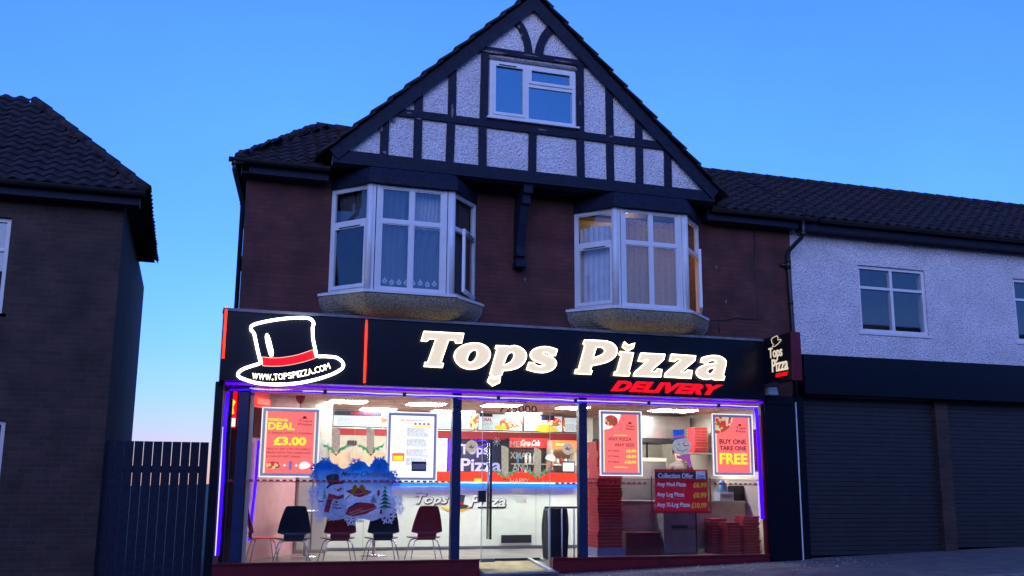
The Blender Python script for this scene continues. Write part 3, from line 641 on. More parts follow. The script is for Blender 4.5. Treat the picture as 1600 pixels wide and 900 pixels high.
# splayed pink wall at the left, then a cream return
b = MB(); b.hexa([(.94, 1.0, 0), (1.85, 2.6, 0), (1.78, 2.65, 0), (.86, 1.04, 0), (.94, 1.0, 2.6), (1.85, 2.6, 2.6), (1.78, 2.65, 2.6), (.86, 1.04, 2.6)]); b.box(.49, .9, 1.0, 1.05, 0, 2.6); link('interior_wall', b, M['pink'], house)
b = MB(); b.box(1.86, 2.42, 2.6, 2.66, 0, 2.6); b.box(2.36, 2.42, 2.66, BY, 0, 2.6); link('interior_wall', b, M['intwall'], house)
for x0, x1 in ((1.90, 2.12), (2.15, 2.38)):
    b = MB(); b.box(x0, x1, 2.57, 2.598, .06, 1.95); link('cupboard_door', b, M['white'], house)
def on_splay(t, z, off=.02):   # point on the splayed wall
    return Vector((.94+.91*t + .87*off, 1.0+1.6*t-.49*off, z))
b = MB(); a, c = on_splay(.03, 0, .03), on_splay(.33, 0, .03); a2, c2 = on_splay(.03, 0, .003), on_splay(.33, 0, .003)
b.hexa([(a.x, a.y, 1.87), (c.x, c.y, 1.87), (c2.x, c2.y, 1.87), (a2.x, a2.y, 1.87), (a.x, a.y, 2.33), (c.x, c.y, 2.33), (c2.x, c2.y, 2.33), (a2.x, a2.y, 2.33)])
tag(link('wall_panel', b, mat('brown_panel', (.09, .03, .035), .95, spec=.05)), 'brown panel high on the pink wall inside the left window', 'panel')
b = MB(); b.bar(on_splay(.03, 2.43, .05), on_splay(.28, 2.43, .05), .03, .09); tag(link('red_strip_light', b, M['neonr']), 'red strip light at the top of the pink wall', 'light')
b = MB(); b.tube([on_splay(.12, 1.82, .05), on_splay(.11, 1.2, .05), on_splay(.07, .7, .05), on_splay(.05, .3, .05)], .024, 8); tag(link('neon_tube', b, M['neonb']), 'blue neon tube standing against the pink wall inside', 'neon light', 'blue neon tubes round the shop window')
# ------------------------------------------------------------------ shop front
def part(nm, b, m_, par=None): return link(nm, b, m_, par or house)
part('shop_window_post', MB().box(3.91, 4.05, -.05, .06, .04, 2.58), M['post']); part('shop_window_post', MB().box(6.01, 6.15, -.05, .06, .04, 2.58), M['post'])
part('shop_window_post', MB().box(.70, .84, -.02, .06, .04, 2.58), M['post']); part('shop_window_post', MB().box(.87, .925, .08, .14, .0, 2.58), M['intwall'])
part('shop_window_post', MB().box(.36, .47, -.08, .2, -.34, 2.60), M['fascia']); part('shop_window_post', MB().box(9.37, 9.41, -.06, .02, -.07, 2.60), M['redriser'])
for x in (3.98, 6.08):
    b = MB(); b.tube([(x, -.052, 2.36), (x, -.062, 2.36)], .028, 12); part('post_bolt', b, M['dark'])
def riser(x0, x1, joints):
    b = MB(); b.hexa([(x0, -.1, gz(x0)-.02), (x1, -.1, gz(x1)-.02), (x1, .02, gz(x1)-.02), (x0, .02, gz(x0)-.02), (x0, -.1, .03), (x1, -.1, .03), (x1, .02, .03), (x0, .02, .03)])
    o = part('stall_riser', b, M['redriser'])
    part('sill', MB().box(x0, x1, -.125, .03, .032, .055), M['redriser'], o)
    xs = [x0] + joints + [x1]
    for a, c in zip(xs, xs[1:]):
        q = MB(); z0 = lambda x: gz(x)+.03
        q.hexa([(a+.03, -.112, z0(a)), (c-.03, -.112, z0(c)), (c-.03, -.102, z0(c)), (a+.03, -.102, z0(a)), (a+.03, -.112, -.01), (c-.03, -.112, -.01), (c-.03, -.102, -.01), (a+.03, -.102, -.01)])
        part('riser_panel', q, M['redriser'], o)
riser(.47, 4.35, [2.42]); riser(5.54, 9.40, [7.35])
for x0, x1 in ((.48, 2.41), (2.415, 3.905), (4.055, 4.40), (5.535, 6.005), (6.155, 7.33)):
    part('shop_window', MB().box(x0, x1, 0, .01, .056 if x0 < 4.05 or x0 > 5.5 else .01, 2.57), M['glass'])
part('shop_window', MB().box(7.335, 9.365, 0, .01, .056, 2.57), M['glass'])
part('window_film', MB().box(6.16, 9.36, .125, .128, .056, 1.26), glass_mat('smoky_film', .02, tr=(.76, .74, .78)))
def strip(x0, x1, z):
    b = MB(); x = x0
    while x < x1:
        b.box(x, x+.055, -.006, -.002, z-.014, z+.014); b.box(x+.055, x+.095, -.006, -.002, z-.014, z-.008); x += .095
    b.box(x0, x1, -.006, -.002, z-.024, z-.018); return part('dotted_strip', b, M['redprint'])
strip(.62, 3.88, 1.20); strip(5.62, 5.98, 1.19); strip(6.2, P(1010, 750, 0).x, 1.20); strip(P(1115, 750, 0).x, 9.28, 1.20)
part('glazing_bar', MB().box(6.16, 9.36, -.012, .0, 1.262, 1.274), M['darkred'])
door = part('shop_door', MB().box(4.41, 5.525, 0, .012, .01, 2.12), M['glassd'])
part('transom_glass', MB().box(4.41, 5.525, 0, .01, 2.13, 2.57), M['glass'])
b = MB(); b.box(4.405, 4.412, -.004, .014, .01, 2.57); part('door_edge', b, M['frost'], door)
b = MB(); b.box(5.527, 5.534, -.004, .014, .01, 2.57); part('door_edge', b, M['frost'], door)
for y in (-.07, .08):
    b = MB(); b.tube([(4.53, y, .34), (4.53, y, 1.80)], .020, 10)
    for z in (.55, 1.6): b.tube([(4.53, y, z), (4.53, 0, z)], .009, 8)
    part('handle', b, M['dark'] if y < 0 else M['chrome'], door)
b = MB(); b.box(4.35, 4.47, -.02, .035, .90, 1.07); part('lock_case', b, M['dark'], door)
b = MB(); b.box(4.40, 4.62, -.03, .04, -.0, .055); part('floor_hinge', b, M['steel'], door)
b = MB(); b.hexa([(4.37, -.30, -.24), (5.53, -.30, -.22), (5.53, .5, -.1), (4.37, .5, -.1), (4.37, -.30, -.15), (5.53, -.30, -.14), (5.53, .5, -.012), (4.37, .5, -.012)]); ramp = part('door_ramp', b, M['floor'])
b = MB(); b.hexa([(4.38, -.26, -.142), (5.38, -.26, -.134), (5.30, .40, -.028), (4.38, .40, -.028), (4.38, -.26, -.130), (5.38, -.26, -.122), (5.30, .40, -.016), (4.38, .40, -.016)])
tag(link('door_mat', b, M['mat_']), 'tan coir mat lying in the doorway of the shop', 'mat')
b = MB(); b.bar((4.37, -.325, -.155), (5.54, -.325, -.145), .05, .03); part('ramp_nosing', b, M['flash'], ramp); b = MB(); b.bar((5.33, .46, .010), (5.44, -.30, -.118), .05, .03); part('ramp_edge', b, M['alu'], ramp)
b = MB(); b.box(4.38, 5.52, .42, .52, .001, .02); part('threshold', b, M['dark'])
# dark pilaster to the right of the shop and the neighbour's door edge
b = MB(); b.box(9.41, 10.02, -.12, .0, -.1, 2.70); b.box(9.44, 9.98, -.14, -.12, 2.55, 2.68); b.box(9.44, 9.98, -.14, -.12, -.1, .12); part('pilaster', b, M['fascia'])
b = MB(); b.box(10.02, 10.04, -.13, -.0, -.06, 2.60); part('pilaster_trim', b, M['alu'])
# ------------------------------------------------------------------ fascia sign
FY = -.32
fs = empty('fascia_sign', (4.85, FY, 2.6), 'long black fascia sign with large lit cream letters over the shop window', 'sign')
link('board', MB().box(.40, 9.30, FY, .0, 2.60, 3.60), M['fascia'], fs)
b = MB(); b.box(.39, 9.31, FY-.03, .0, 3.602, 3.64); link('top_trim', b, M['flash'], fs)
b = MB(); b.box(2.50, 2.506, FY-.006, FY-.001, 2.6, 3.6); link('board_joint', b, M['lead'], fs)
def letter(px, org, sc, nm='letter', m1='cream', m2='rim', rr=.0065):
    p, L = pxplate(px, FY-.05, .045, org, sc)
    p.move(lambda v: (v.x, v.y+.045, v.z))
    o = link(nm, p, M[m1], fs)
    for l in L:
        t = MB(); t.tube([(x, FY-.052, z) for x, z in l], rr, 6, True); link('letter_rim', t, M[m2], o)
    return o
def sm(*a): return [tuple(q) for q in a]
letter([[(110,70),(675,100),(640,235),(560,235),(545,195),(460,190),(350,505),(385,520),(372,578),(112,562),(125,505),(165,503),(280,180),(190,175),(150,210),(72,205)]], (650,510), 9)
letter([[(q[0],q[1],1) for q in [(835,233),(940,255),(1015,310),(1045,390),(1010,490),(900,575),(770,602),(650,575),(565,500),(538,410),(580,320),(690,255)]], [(q[0],q[1],1) for q in [(830,330),(862,360),(850,430),(810,485),(760,508),(722,480),(730,420),(770,355)]]], (650,510), 9)
letter([[(135,270),(300,275),(320,285),(400,270,1),(500,310,1),(560,385,1),(545,480,1),(470,565,1),(350,610,1),(235,622),(215,685),(120,725),(50,670),(150,320),(125,312)], [(330,370,1),(375,370,1),(390,410,1),(360,480,1),(310,520,1),(240,545),(290,410,1)]], (760,510), 9)
letter([[(45,700),(110,740),(200,710),(185,790),(85,838),(15,775)]], (760,510), 9)
letter([[(998,322),(970,412),(905,410),(880,385,1),(840,368,1),(800,375,1),(830,400,1),(940,445,1),(985,520,1),(940,600,1),(830,645,1),(720,645,1),(565,608),(598,505),(665,510),(690,540,1),(750,560,1),(815,545,1),(780,525,1),(670,480,1),(618,410,1),(650,335,1),(740,295,1),(850,285,1)]], (760,510), 9)
letter([[(210,100),(520,118,1),(620,160,1),(668,235,1),(640,330,1),(540,405,1),(420,440,1),(312,462),(295,520),(318,535),(300,585),(70,572),(85,515),(125,512),(215,180),(190,155)], [(375,205),(450,205,1),(495,245,1),(470,295,1),(400,330,1),(328,355)]], (890,520), 9)
letter([[(710,262),(900,280),(835,550),(850,560),(835,608),(620,598),(635,545),(665,543),(725,325),(697,305)]], (890,520), 9)
letter([[(770,125),(825,175),(918,145),(895,215),(815,255),(742,200)]], (890,520), 9)
letter([[(290,420),(485,430),(475,470),(370,565),(415,567),(420,548),(460,552),(450,612),(230,605),(240,575),(350,475),(325,472),(310,490),(268,485)]], (945,470), 5.142)
letter([[(260,210),(605,235),(590,300),(400,460),(470,462),(485,435),(555,440),(538,552),(165,530),(180,475),(395,290),(335,285),(305,315),(238,305)]], (1020,530), 9)
letter([[(690,260),(820,230,1),(940,240,1),(1020,290,1),(1030,340,1),(990,510),(1012,520),(1000,572),(860,570),(830,550),(760,565,1),(670,545,1),(615,480,1),(640,410,1),(740,360,1),(900,335),(880,305,1),(820,300,1),(750,335),(675,325)], [(880,400),(855,450,1),(820,485,1),(775,475,1),(770,440,1),(810,410,1)]], (1020,530), 9)
# red italic word: each letter a raised face
rw = [P(955, 610, FY-.04), P(1131, 617, FY-.04)]
tz0, tz1 = P(955, 611, FY-.04).z, P(1000, 596, FY-.04).z
link('lettering', fit_text('DELIVERY', (rw[0].x, FY-.001, tz0), (rw[1].x-rw[0].x, 0, 0), (0, 0, tz1-tz0), .04, bold=.05, shear=.45, spacing=1.12), M['redlit'], fs)
# hat outline in white neon, band, shine and address
hat = [(320,620),(285,480),(240,265),(205,225,1),(215,180,1),(330,140,1),(560,100,1),(800,85,1),(900,100,1),(938,150,1),(925,200),(930,330),(975,540),(1100,540,1),(1220,560,1),(1288,640,1),(1230,710,1),(1050,785,1),(800,845,1),(550,868,1),(300,855,1),(120,805,1),(52,758,1),(90,700,1),(200,655,1)]
hp = [P(365+a/7.5, 485+c/7.5, FY-.06) for a, c in smooth_loop(hat)]
b = MB(); b.tube(hp, .021, 8, True); link('neon_outline', b, M['neonw'], fs)
b, _ = pxplate([[(a, c, *r) for a, c, *r in hat]], FY-.03, .028, (365,485), 7.5); b.move(lambda v: (v.x, v.y+.028, v.z)); link('hat_face', b, M['fascia'], fs)
band = [(330,545),(450,556,1),(560,553,1),(750,520,1),(930,460),(960,560),(800,610,1),(600,648,1),(450,655,1),(340,650)]
b, L = pxplate([band], FY-.032, .008, (365,485), 7.5); o = link('hat_band', b, M['redlit'], fs)
b = MB(); b.tube([(x, FY-.042, z) for x, z in L[0]], .005, 5, True); link('band_edge', b, M['cream'], o)
b, _ = pxplate([[(385,272,1),(410,290,1),(440,380,1),(465,500,1),(455,540,1),(430,540,1),(400,460,1),(370,320,1)]], FY-.035, .02, (365,485), 7.5); link('hat_shine', b, M['neonw'], fs)
arc = smooth_loop([(215,790),(420,805,1),(620,790,1),(830,755,1),(1010,710,1),(1145,665)], False, 12)
ds = [0]
for a, c in zip(arc, arc[1:]): ds.append(ds[-1]+math.hypot(c[0]-a[0], c[1]-a[1]))
def along(d):
    for i in range(len(ds)-1):
        if d <= ds[i+1] or i == len(ds)-2:
            t = (d-ds[i])/(ds[i+1]-ds[i]); return [arc[i][k]+(arc[i+1][k]-arc[i][k])*t for k in (0, 1)]
word = 'WWW.TOPSPIZZA.COM'; cw = dict(W=1.35, M=1.2, O=1.1, T=.95, I=.45, S=.9, P=.95, Z=.95, A=1.05, C=1.05); cw['.'] = .4
tot = sum(cw[c] for c in word); d = 0; b = MB()
for ch in word:
    wd = cw[ch]/tot*ds[-1]; p0 = P(365+along(d)[0]/7.5, 485+(along(d)[1]+14)/7.5, FY-.034); p1 = P(365+along(d+wd*.88)[0]/7.5, 485+(along(d+wd*.88)[1]+14)/7.5, FY-.034)
    U_ = p1-p0; U_.y = 0; V_ = Vector((-U_.z, 0, U_.x)).normalized()*(.088 if ch != '.' else .02)
    b.merge(fit_text(ch, p0, U_, V_, .008, bold=.0)); d += wd
link('lettering', b, M['rim'], fs)
for (pa, pb) in (((574, 505), (568, 598)), ((354, 484), (348, 560))):
    a, c = P(*pa, FY-.02), P(*pb, FY-.02); xx = max((a.x+c.x)/2, .37)
    b = MB(); b.tube([(xx, FY-.02, a.z), (xx, FY-.02, c.z)], .016, 8); b.tube([(xx, FY-.02, a.z+.0), (xx, FY-.02, a.z+.05)], .008, 6); link('red_tube', b, M['neonr'], fs)
# blue and purple tubes under the fascia and down both ends of the window
b = MB(); b.box(.50, 9.36, -.16, -.13, 2.55, 2.588); tag(link('neon_trough', b, M['neonp']), 'long purple glowing strip right under the black fascia', 'neon light', None)
def neon(pts, r, m_, lab):
    b = MB(); b.tube(pts, r, 8); tag(link('neon_tube', b, M[m_]), lab, 'neon light', 'blue neon tubes round the shop window')
def wob(x0, x1, z, y, n, amp): return [(x0+(x1-x0)*i/n, y, z+amp*math.sin(i*1.9)-amp*.6*math.cos(i*.8)) for i in range(n+1)]
neon(wob(.55, 3.95, 2.49, -.07, 14, .006), .011, 'neonb', 'sagging blue neon tube over the left shop window')
neon(wob(3.98, 6.05, 2.475, -.07, 9, .008), .011, 'neonb', 'sagging blue neon tube over the glass door')
neon(wob(6.08, 9.30, 2.485, -.07, 14, .006), .011, 'neonb', 'sagging blue neon tube over the right shop window')
b = MB(); b.tube(wob(1.6, 9.3, 2.505, -.10, 40, .004), .006, 6); tag(link('neon_tube', b, M['neonc']), 'thin whitish neon tube running the length of the fascia underside', 'neon light', 'blue neon tubes round the shop window')
neon([(.54, -.06, 2.45), (.52, -.06, 1.9), (.535, -.06, 1.2), (.53, -.06, .16)], .028, 'neonb', 'upright blue neon tube at the left end of the shopfront')
neon([(.50, -.07, 1.95), (.505, -.07, .16)], .008, 'neonc', 'thin pale blue tube at the left end of the shopfront')
neon([(9.28, -.05, 2.48), (9.30, -.05, 2.3), (9.32, -.05, .62)], .030, 'neonb', 'upright blue neon tube at the right end of the shopfront')
for x in (1.9, 3.1, 4.6, 5.9, 7.2, 8.5):
    tag(link('clip', MB().box(x, x+.05, -.128, -.06, 2.47, 2.53), M['dark']), 'small dark clips holding the neon tube under the fascia', 'clip', 'clips holding the neon tube')
# reflection of a lit sign at the far left end, built as a small glowing box
sg = empty('sign_reflection', (.60, .1, 1.95), 'small red and yellow reflection of a lit sign at the far left window edge', 'sign')
link('panel', MB().box(.54, .68, .10, .14, 1.95, 2.48), M['redlit'], sg); link('yellow_face', plate([[(.58, 2.12), (.65, 2.16), (.63, 2.25), (.66, 2.33), (.60, 2.38), (.57, 2.26)]], .098, .004), M['yellowlit'], sg); link('white_face', MB().box(.55, .60, .09, .098, 1.97, 2.09).box(.61, .67, .09, .098, 1.97, 2.09), M['posterwhite'], sg)
# ------------------------------------------------------------------ projecting sign
ps = empty('projecting_sign', (9.39, -.33, 2.85), 'black box sign with red rim jutting out from the right end of the shop', 'sign')
PX = 9.30
link('box', MB().box(PX, PX+.17, -1.15, -.325, 2.87, 3.64), M['fascia'], ps)
link('red_rim', MB().box(PX-.004, PX+.174, -1.175, -1.151, 2.86, 3.65), M['redriser'], ps)
def ptext(s, y0, y1, z0, z1, m_, **k):   # face looks along -X: writing runs from the wall to the street
    link('lettering', fit_text(s, (PX-.001, y0, z0), (0, y1-y0, 0), (0, 0, z1-z0), .008, **k), M[m_], ps)
ptext('Tops', -.50, -.90, 3.23, 3.46, 'cream', bold=.012); ptext('Pizza', -.58, -1.05, 3.04, 3.26, 'cream', bold=.015); ptext('DELIVERY', -.68, -1.05, 2.95, 3.01, 'redlit', bold=.03, shear=.3)
hh = [(-.62, 3.47), (-.66, 3.51), (-.62, 3.53), (-.60, 3.60), (-.66, 3.625), (-.78, 3.635), (-.80, 3.62), (-.80, 3.56), (-.88, 3.565), (-.89, 3.545), (-.80, 3.50), (-.70, 3.47)]
b = MB(); b.tube([(PX-.008, y, z) for y, z in hh], .006, 6, True); link('hat_outline', b, M['cream'], ps)
link('bracket', MB().box(PX+.04, PX+.13, -.33, -.12, 3.1, 3.2), M['dark'], ps)
b = MB(); b.hexa([(9.40, -.30, 2.70), (9.58, -.30, 2.70), (9.58, -.12, 2.70), (9.40, -.12, 2.70), (9.40, -.26, 2.83), (9.58, -.26, 2.83), (9.58, -.12, 2.83), (9.40, -.12, 2.83)]); tag(link('alarm_box', b, M['frost']), 'pale box lamp fixed below the projecting black sign', 'lamp')
# ------------------------------------------------------------------ interior: ceiling panels
lp = [((2.67, 2.56), .62, .5), ((4.09, 2.57), .62, .5), ((3.50, 4.1), .62, .5), ((5.44, 2.32), .62, .5), ((6.46, 4.1), .62, .5), ((6.85, 2.35), .5, .5), ((8.87, 2.22), .8, .5), ((5.0, 4.15), .8, .45), ((8.9, 4.1), .9, .5)]
labs = ['lit ceiling panel above the red personal deal poster', 'lit ceiling panel above the white menu poster', 'lit ceiling panel behind the white menu poster over the counter', 'lit ceiling panel behind the phone number on the glass', 'lit ceiling panel over the menu boards right of the door', 'lit ceiling panel behind the navy post right of the door', 'lit ceiling panel over the snowman head sticker', 'lit ceiling panel behind the navy post left of the door', 'lit ceiling panel deep in the kitchen at the right']
for ((x, y), w_, d_), lb in zip(lp, labs):
    e = empty('ceiling_light', (x, y, 2.56), lb, 'light', 'lit ceiling panels in the shop')
    link('frame', MB().box(x-w_/2-.03, x+w_/2+.03, y-d_/2-.03, y+d_/2+.03, 2.582, 2.599), M['white'], e); link('diffuser', MB().box(x-w_/2, x+w_/2, y-d_/2, y+d_/2, 2.572, 2.581), M['panel'], e)
b = MB(); p = P(470, 617, 1.9); b.lathe((p.x, 1.9, 2.47), [(.015, 0), (.05, .03), (.075, .08), (.08, .129)], 14); tag(link('dome_camera', b, M['darkred']), 'dark dome camera hanging from the ceiling above the left poster', 'camera')
# counter
ct = empty('shop_counter', (4.9, 3.0, 0), 'white shop counter with red upstand, blue light strip and lettered front', 'counter')
CYY = 3.0
link('front_panel', MB().box(2.43, 7.22, CYY, CYY+.06, .06, 1.12), M['white'], ct); link('plinth', MB().box(2.43, 7.22, CYY+.04, CYY+.1, 0, .058), M['greyink'], ct)
link('worktop', MB().box(2.43, 7.25, CYY-.08, CYY+.6, 1.185, 1.215), M['white'], ct)
link('light_strip', MB().box(3.0, 7.2, CYY-.075, CYY-.002, 1.125, 1.183), M['led'], ct)
link('red_upstand', MB().box(3.85, 7.25, CYY-.03, CYY+.02, 1.217, 1.395), M['counterred'], ct)
for x in (3.1, 4.7, 6.35): link('panel_joint', MB().box(x, x+.006, CYY-.002, CYY, .06, 1.12), M['greyink'], ct)
r = rect(783, 836, 830, 848, CYY); vt = link('vent_grille', MB().box(r[0], r[1], CYY-.02, CYY-.002, r[2], r[3]), M['dark'], ct)
r1 = rect(650, 772, 700, 791, CYY-.01); r2 = rect(733, 773, 790, 792, CYY-.01)
for s_, rr in (('Tops', r1), ('Pizza', r2)):
    text(s_, (rr[0]-.008, rr[1]+.03, rr[2]-.028, rr[3]+.008), CYY-.002, M['ink'], ct, 'lettering_shadow', .004, bold=.06, shear=.3); text(s_, rr, CYY-.008, M['whiteink'], ct, 'lettering', .006, bold=.02, shear=.3)
b, _ = pxplate([[(688,790),(700,798,1),(718,800,1),(740,790),(730,793,1),(718,795,1),(703,794,1)]], CYY-.003, .005); link('yellow_arc', b, M['yellow'], ct)
b, _ = pxplate([[(705,792),(712,788),(713,772),(727,774),(724,788),(732,791,1),(718,795,1)]], CYY-.009, .004); hb = link('hat_print', b, M['ink'], ct)
b, _ = pxplate([[(712,783),(724,785),(724,789),(712,787)]], CYY-.014, .003); link('hat_band', b, M['redprint'], hb)
tag(link('sticky_note', MB().box(*(lambda r: (r[0], r[1]))(rect(741, 747, 752, 752, CYY-.03)), CYY-.036, CYY-.031, 1.22, 1.27), M['yellow']), 'yellow note stuck on the red counter edge left of the door handle', 'note')
# menu boards
def menu_board(x0, x1, z0, z1, Y, lab, kind):
    e = empty('menu_board', ((x0+x1)/2, Y, z0), lab, 'menu board', 'backlit menu boards over the counter')
    link('frame', MB().box(x0, x1, Y, Y+.05, z0, z1), M['dark'], e); link('face', MB().box(x0+.015, x1-.015, Y-.006, Y-.001, z0+.02, z1-.015), M['board'], e)
    w_ = x1-x0; h_ = z1-z0; y = Y-.009
    if kind == 'pic':
        for cx_, cz_, rx, rz in ((.68, .45, .20, .36), (.88, .55, .11, .30)): link('pizza_picture', plate([ell(x0+w_*cx_, z0+h_*cz_, w_*rx, h_*rz, 24)], y-.004*cx_, .002), M['pizza2'], e)
        link('bread_picture', plate([ell(x0+w_*.50, z0+h_*.2, w_*.14, h_*.14, 14)], y-.006, .002), M['yellow'], e)
        link('price_box', MB().box(x0+w_*.04, x0+w_*.32, y-.003, y, z0+h_*.8, z0+h_*.97), M['navy'], e)
        text('DEAL', (x0+w_*.10, x0+w_*.31, z0+h_*.55, z0+h_*.74), y, M['redprint'], e, bold=.03)
    elif kind == 'wide':
        link('header', MB().box(x0+.02, x1-.02, y-.002, y, z0+h_*.66, z1-.02), M['navy'], e); link('header_text', MB().box(x0+w_*.35, x0+w_*.55, y-.006, y-.003, z0+h_*.74, z0+h_*.86).box(x0+w_*.62, x0+w_*.85, y-.006, y-.003, z0+h_*.74, z0+h_*.86), M['redprint'], e)
        text('Tops\nPizza', (x0+w_*.84, x0+w_*.97, z0+h_*.25, z0+h_*.6), y, M['inkblue'], e, bold=.02)
    elif kind == 'list':
        link('pizza_picture', plate([ell(x0+w_*.93, z0+h_*.5, w_*.10, h_*.46, 20)], y, .002), M['pizza2'], e); link('pizza_picture', plate([ell(x0+w_*.02, z0+h_*.5, w_*.08, h_*.40, 20)], y, .002), M['pizza2'], e)
    elif kind == 'food':
        link('chips_picture', plate([smooth_loop([(x0+w_*.3, z0+.03, 1), (x0+w_*.4, z0+.14, 1), (x0+w_*.55, z0+.16, 1), (x0+w_*.8, z0+.1, 1), (x0+w_*.88, z0+.03, 1)])], y, .002), M['yellow'], e)
        link('pizza_picture', plate([ell(x0+w_*.78, z0+h_*.62, w_*.18, h_*.26, 20)], y-.003, .002), M['pizza2'], e); link('price_box', MB().box(x0+w_*.44, x0+w_*.78, y-.008, y-.005, z0+h_*.72, z0+h_*.98), M['navy'], e)
        text('DEAL', (x0+w_*.10, x0+w_*.27, z0+h_*.72, z0+h_*.84), y, M['redprint'], e, bold=.03)
    rows = 6
    b = MB()
    for i in range(rows):
        z = z0+h_*(.12+.075*i); xx = x0+w_*.10
        while xx < x0+w_*(.28 if kind in ('pic', 'food') else .72):
            l = random.uniform(.02, .07); b.box(xx, xx+l, y-.001, y+.001, z, z+.008); xx += l+.012
    link('small_print', b, M['greyink'], e)
menu_board(2.62, 3.57, 2.22, 2.55, 4.0, 'menu board with navy header behind the left window', 'wide'); menu_board(3.60, 4.53, 2.21, 2.56, 4.0, 'menu board half hidden behind the white menu poster', 'list')
menu_board(4.56, 5.46, 2.21, 2.56, 4.0, 'menu board behind the navy post with a pizza at its right end', 'list'); menu_board(5.48, 6.42, 2.21, 2.56, 4.0, 'menu board with pizza photo and red deal word behind the door', 'pic')
menu_board(6.44, 7.28, 2.21, 2.55, 4.0, 'menu board with golden chips photo behind the door', 'food'); menu_board(7.30, 7.62, 2.21, 2.53, 4.0, 'narrow rightmost menu board showing only food photos', 'list')
tag(link('red_band', MB().box(2.45, 7.7, 4.06, 4.10, 2.05, 2.20), M['darkred']), 'dark red panel running below the menu boards', 'panel')
# kitchen equipment behind the counter on the left
r = rect(497, 679, 600, 706, 3.9)
ov = empty('oven', ((r[0]+r[1])/2, 3.9, 0), 'beige and steel oven behind the counter left of the menu poster', 'oven')
link('cabinet', MB().box(r[0], r[1]+.2, 3.9, 4.6, .1, r[3]), mat('oven_cream', (.34, .31, .25), .5), ov); link('door', MB().box(r[0]+.05, r[0]+.55, 3.87, 3.899, 1.35, r[2]-.02), mat('oven_tan', (.42, .26, .18), .5), ov); link('door', MB().box(r[0]+.6, r[1]+.1, 3.87, 3.899, 1.35, r[2]-.02), mat('oven_tan', (.42, .26, .18), .5), ov); link('display', MB().box(r[0]+.55, r[0]+.72, 3.86, 3.899, r[2]+.12, r[2]+.2), M['dark'], ov)
# navy wall panel with the shop's name
np_ = empty('wall_sign', (5.5, 4.3, 1.1), 'navy wall sign with lilac letters seen through the glass door', 'sign')
r = rect(700, 673, 795, 740, 4.3); link('panel', MB().box(r[0], r[1], 4.3, 4.34, 1.1, r[3]), M['navy'], np_)
text('Tops', rect(719, 694, 763, 715, 4.29), 4.299, M['lilac'], np_, bold=.02); text('Pizza', rect(720, 716, 783, 737, 4.29), 4.299, M['lilac'], np_, bold=.02)
b = MB(); b.tube([P(a, c, 4.28) for a, c in ((739, 690), (733, 678), (741, 676), (744, 690), (758, 688), (763, 692), (750, 698), (736, 699))], .012, 6, True); link('hat_outline', b, M['neonp'], np_)
b = MB(); r = rect(702, 674, 706, 735, 4.25); b.box(r[0], r[1], 4.25, 4.28, 1.2, 2.2); tag(link('neon_tube', b, M['neonp']), 'lilac light strip at the left edge of the navy wall sign', 'neon light', 'blue neon tubes round the shop window')
# drinks fridge
r = rect(797, 684, 860, 740, 3.75)
fr = empty('drinks_fridge', ((r[0]+r[1])/2, 3.75, 0), 'tall drinks fridge with red lit header and white script behind the counter', 'fridge')
link('cabinet', MB().box(r[0], r[1], 3.80, 4.3, 0, r[3]), M['dark'], fr); hz = P(797, 699, 3.75).z
link('header', MB().box(r[0], r[1], 3.76, 3.799, hz, r[3]), M['coke'], fr); text('Coca-Cola', rect(814, 687, 844, 697, 3.75), 3.759, M['posterwhite'], fr, bold=.02, shear=.4)
link('door', MB().box(r[0]+.03, r[1]-.03, 3.77, 3.785, .2, hz-.02), M['glass'], fr)
for sz in (1.30, 1.58): 
    sh = link('shelf', MB().box(r[0]+.04, r[1]-.04, 3.787, 3.799, sz-.02, sz), M['alu'], fr)
    for i in range(7):
        b = MB(); xx = r[0]+.09+i*.085; b.lathe((xx, 3.79, sz), [(.028, 0), (.03, .12), (.012, .17), (.012, .20)], 8); link('bottle', b, M[random.choice(['water', 'coke', 'whiteink', 'dark'])], fr)
# hot food display
r = rect(862, 688, 904, 740, 3.5)
hd = empty('hot_display', ((r[0]+r[1])/2, 3.5, 1.2), 'glowing hot food cabinet with orange header right of the drinks fridge', 'cabinet')
hz = P(862, 701, 3.5).z
link('cabinet', MB().box(r[0], r[1], 3.9, 4.0, 1.2, r[3]).box(r[0], r[0]+.03, 3.5, 3.9, 1.2, r[3]).box(r[1]-.03, r[1], 3.5, 3.9, 1.2, r[3]), M['creamtile'], hd); link('header', MB().box(r[0], r[1], 3.47, 3.52, hz, r[3]), M['warmface'], hd)
b = MB(); b.tube([(r[0]+.08, 3.46, (hz+r[3])/2), (r[0]+.3, 3.46, (hz+r[3])/2)], .02, 8); link('heat_lamp', b, M['warm'], hd); link('shelf', MB().box(r[0]+.03, r[1]-.03, 3.55, 3.89, 1.55, 1.57), M['alu'], hd)
for i in range(5):
    b = MB(); b.lathe((r[0]+.08+i*.085, 3.6, 1.571), [(.03, 0), (.032, .06), (.02, .11)], 8); tag(link('bottle', b, M[['yellow', 'frost', 'redprint', 'creamtile', 'water'][i]]), ['yellow', 'white', 'dark red', 'cream', 'blue'][i]+' bottle on the shelf of the hot food cabinet', 'bottle')
# till screen on the counter
r = rect(878, 722, 898, 737, 3.2); tl = empty('till', ((r[0]+r[1])/2, 3.2, 1.216), 'dark till screen on the counter beside the right navy post', 'till')
link('screen', MB().box(r[0], r[1], 3.2, 3.23, 1.40, 1.62), M['dark'], tl); link('display', MB().box(r[0]+.02, r[1]-.02, 3.192, 3.199, 1.43, 1.59), M['board'], tl); link('stand', MB().box((r[0]+r[1])/2-.03, (r[0]+r[1])/2+.03, 3.205, 3.225, 1.216, 1.40), M['dark'], tl)
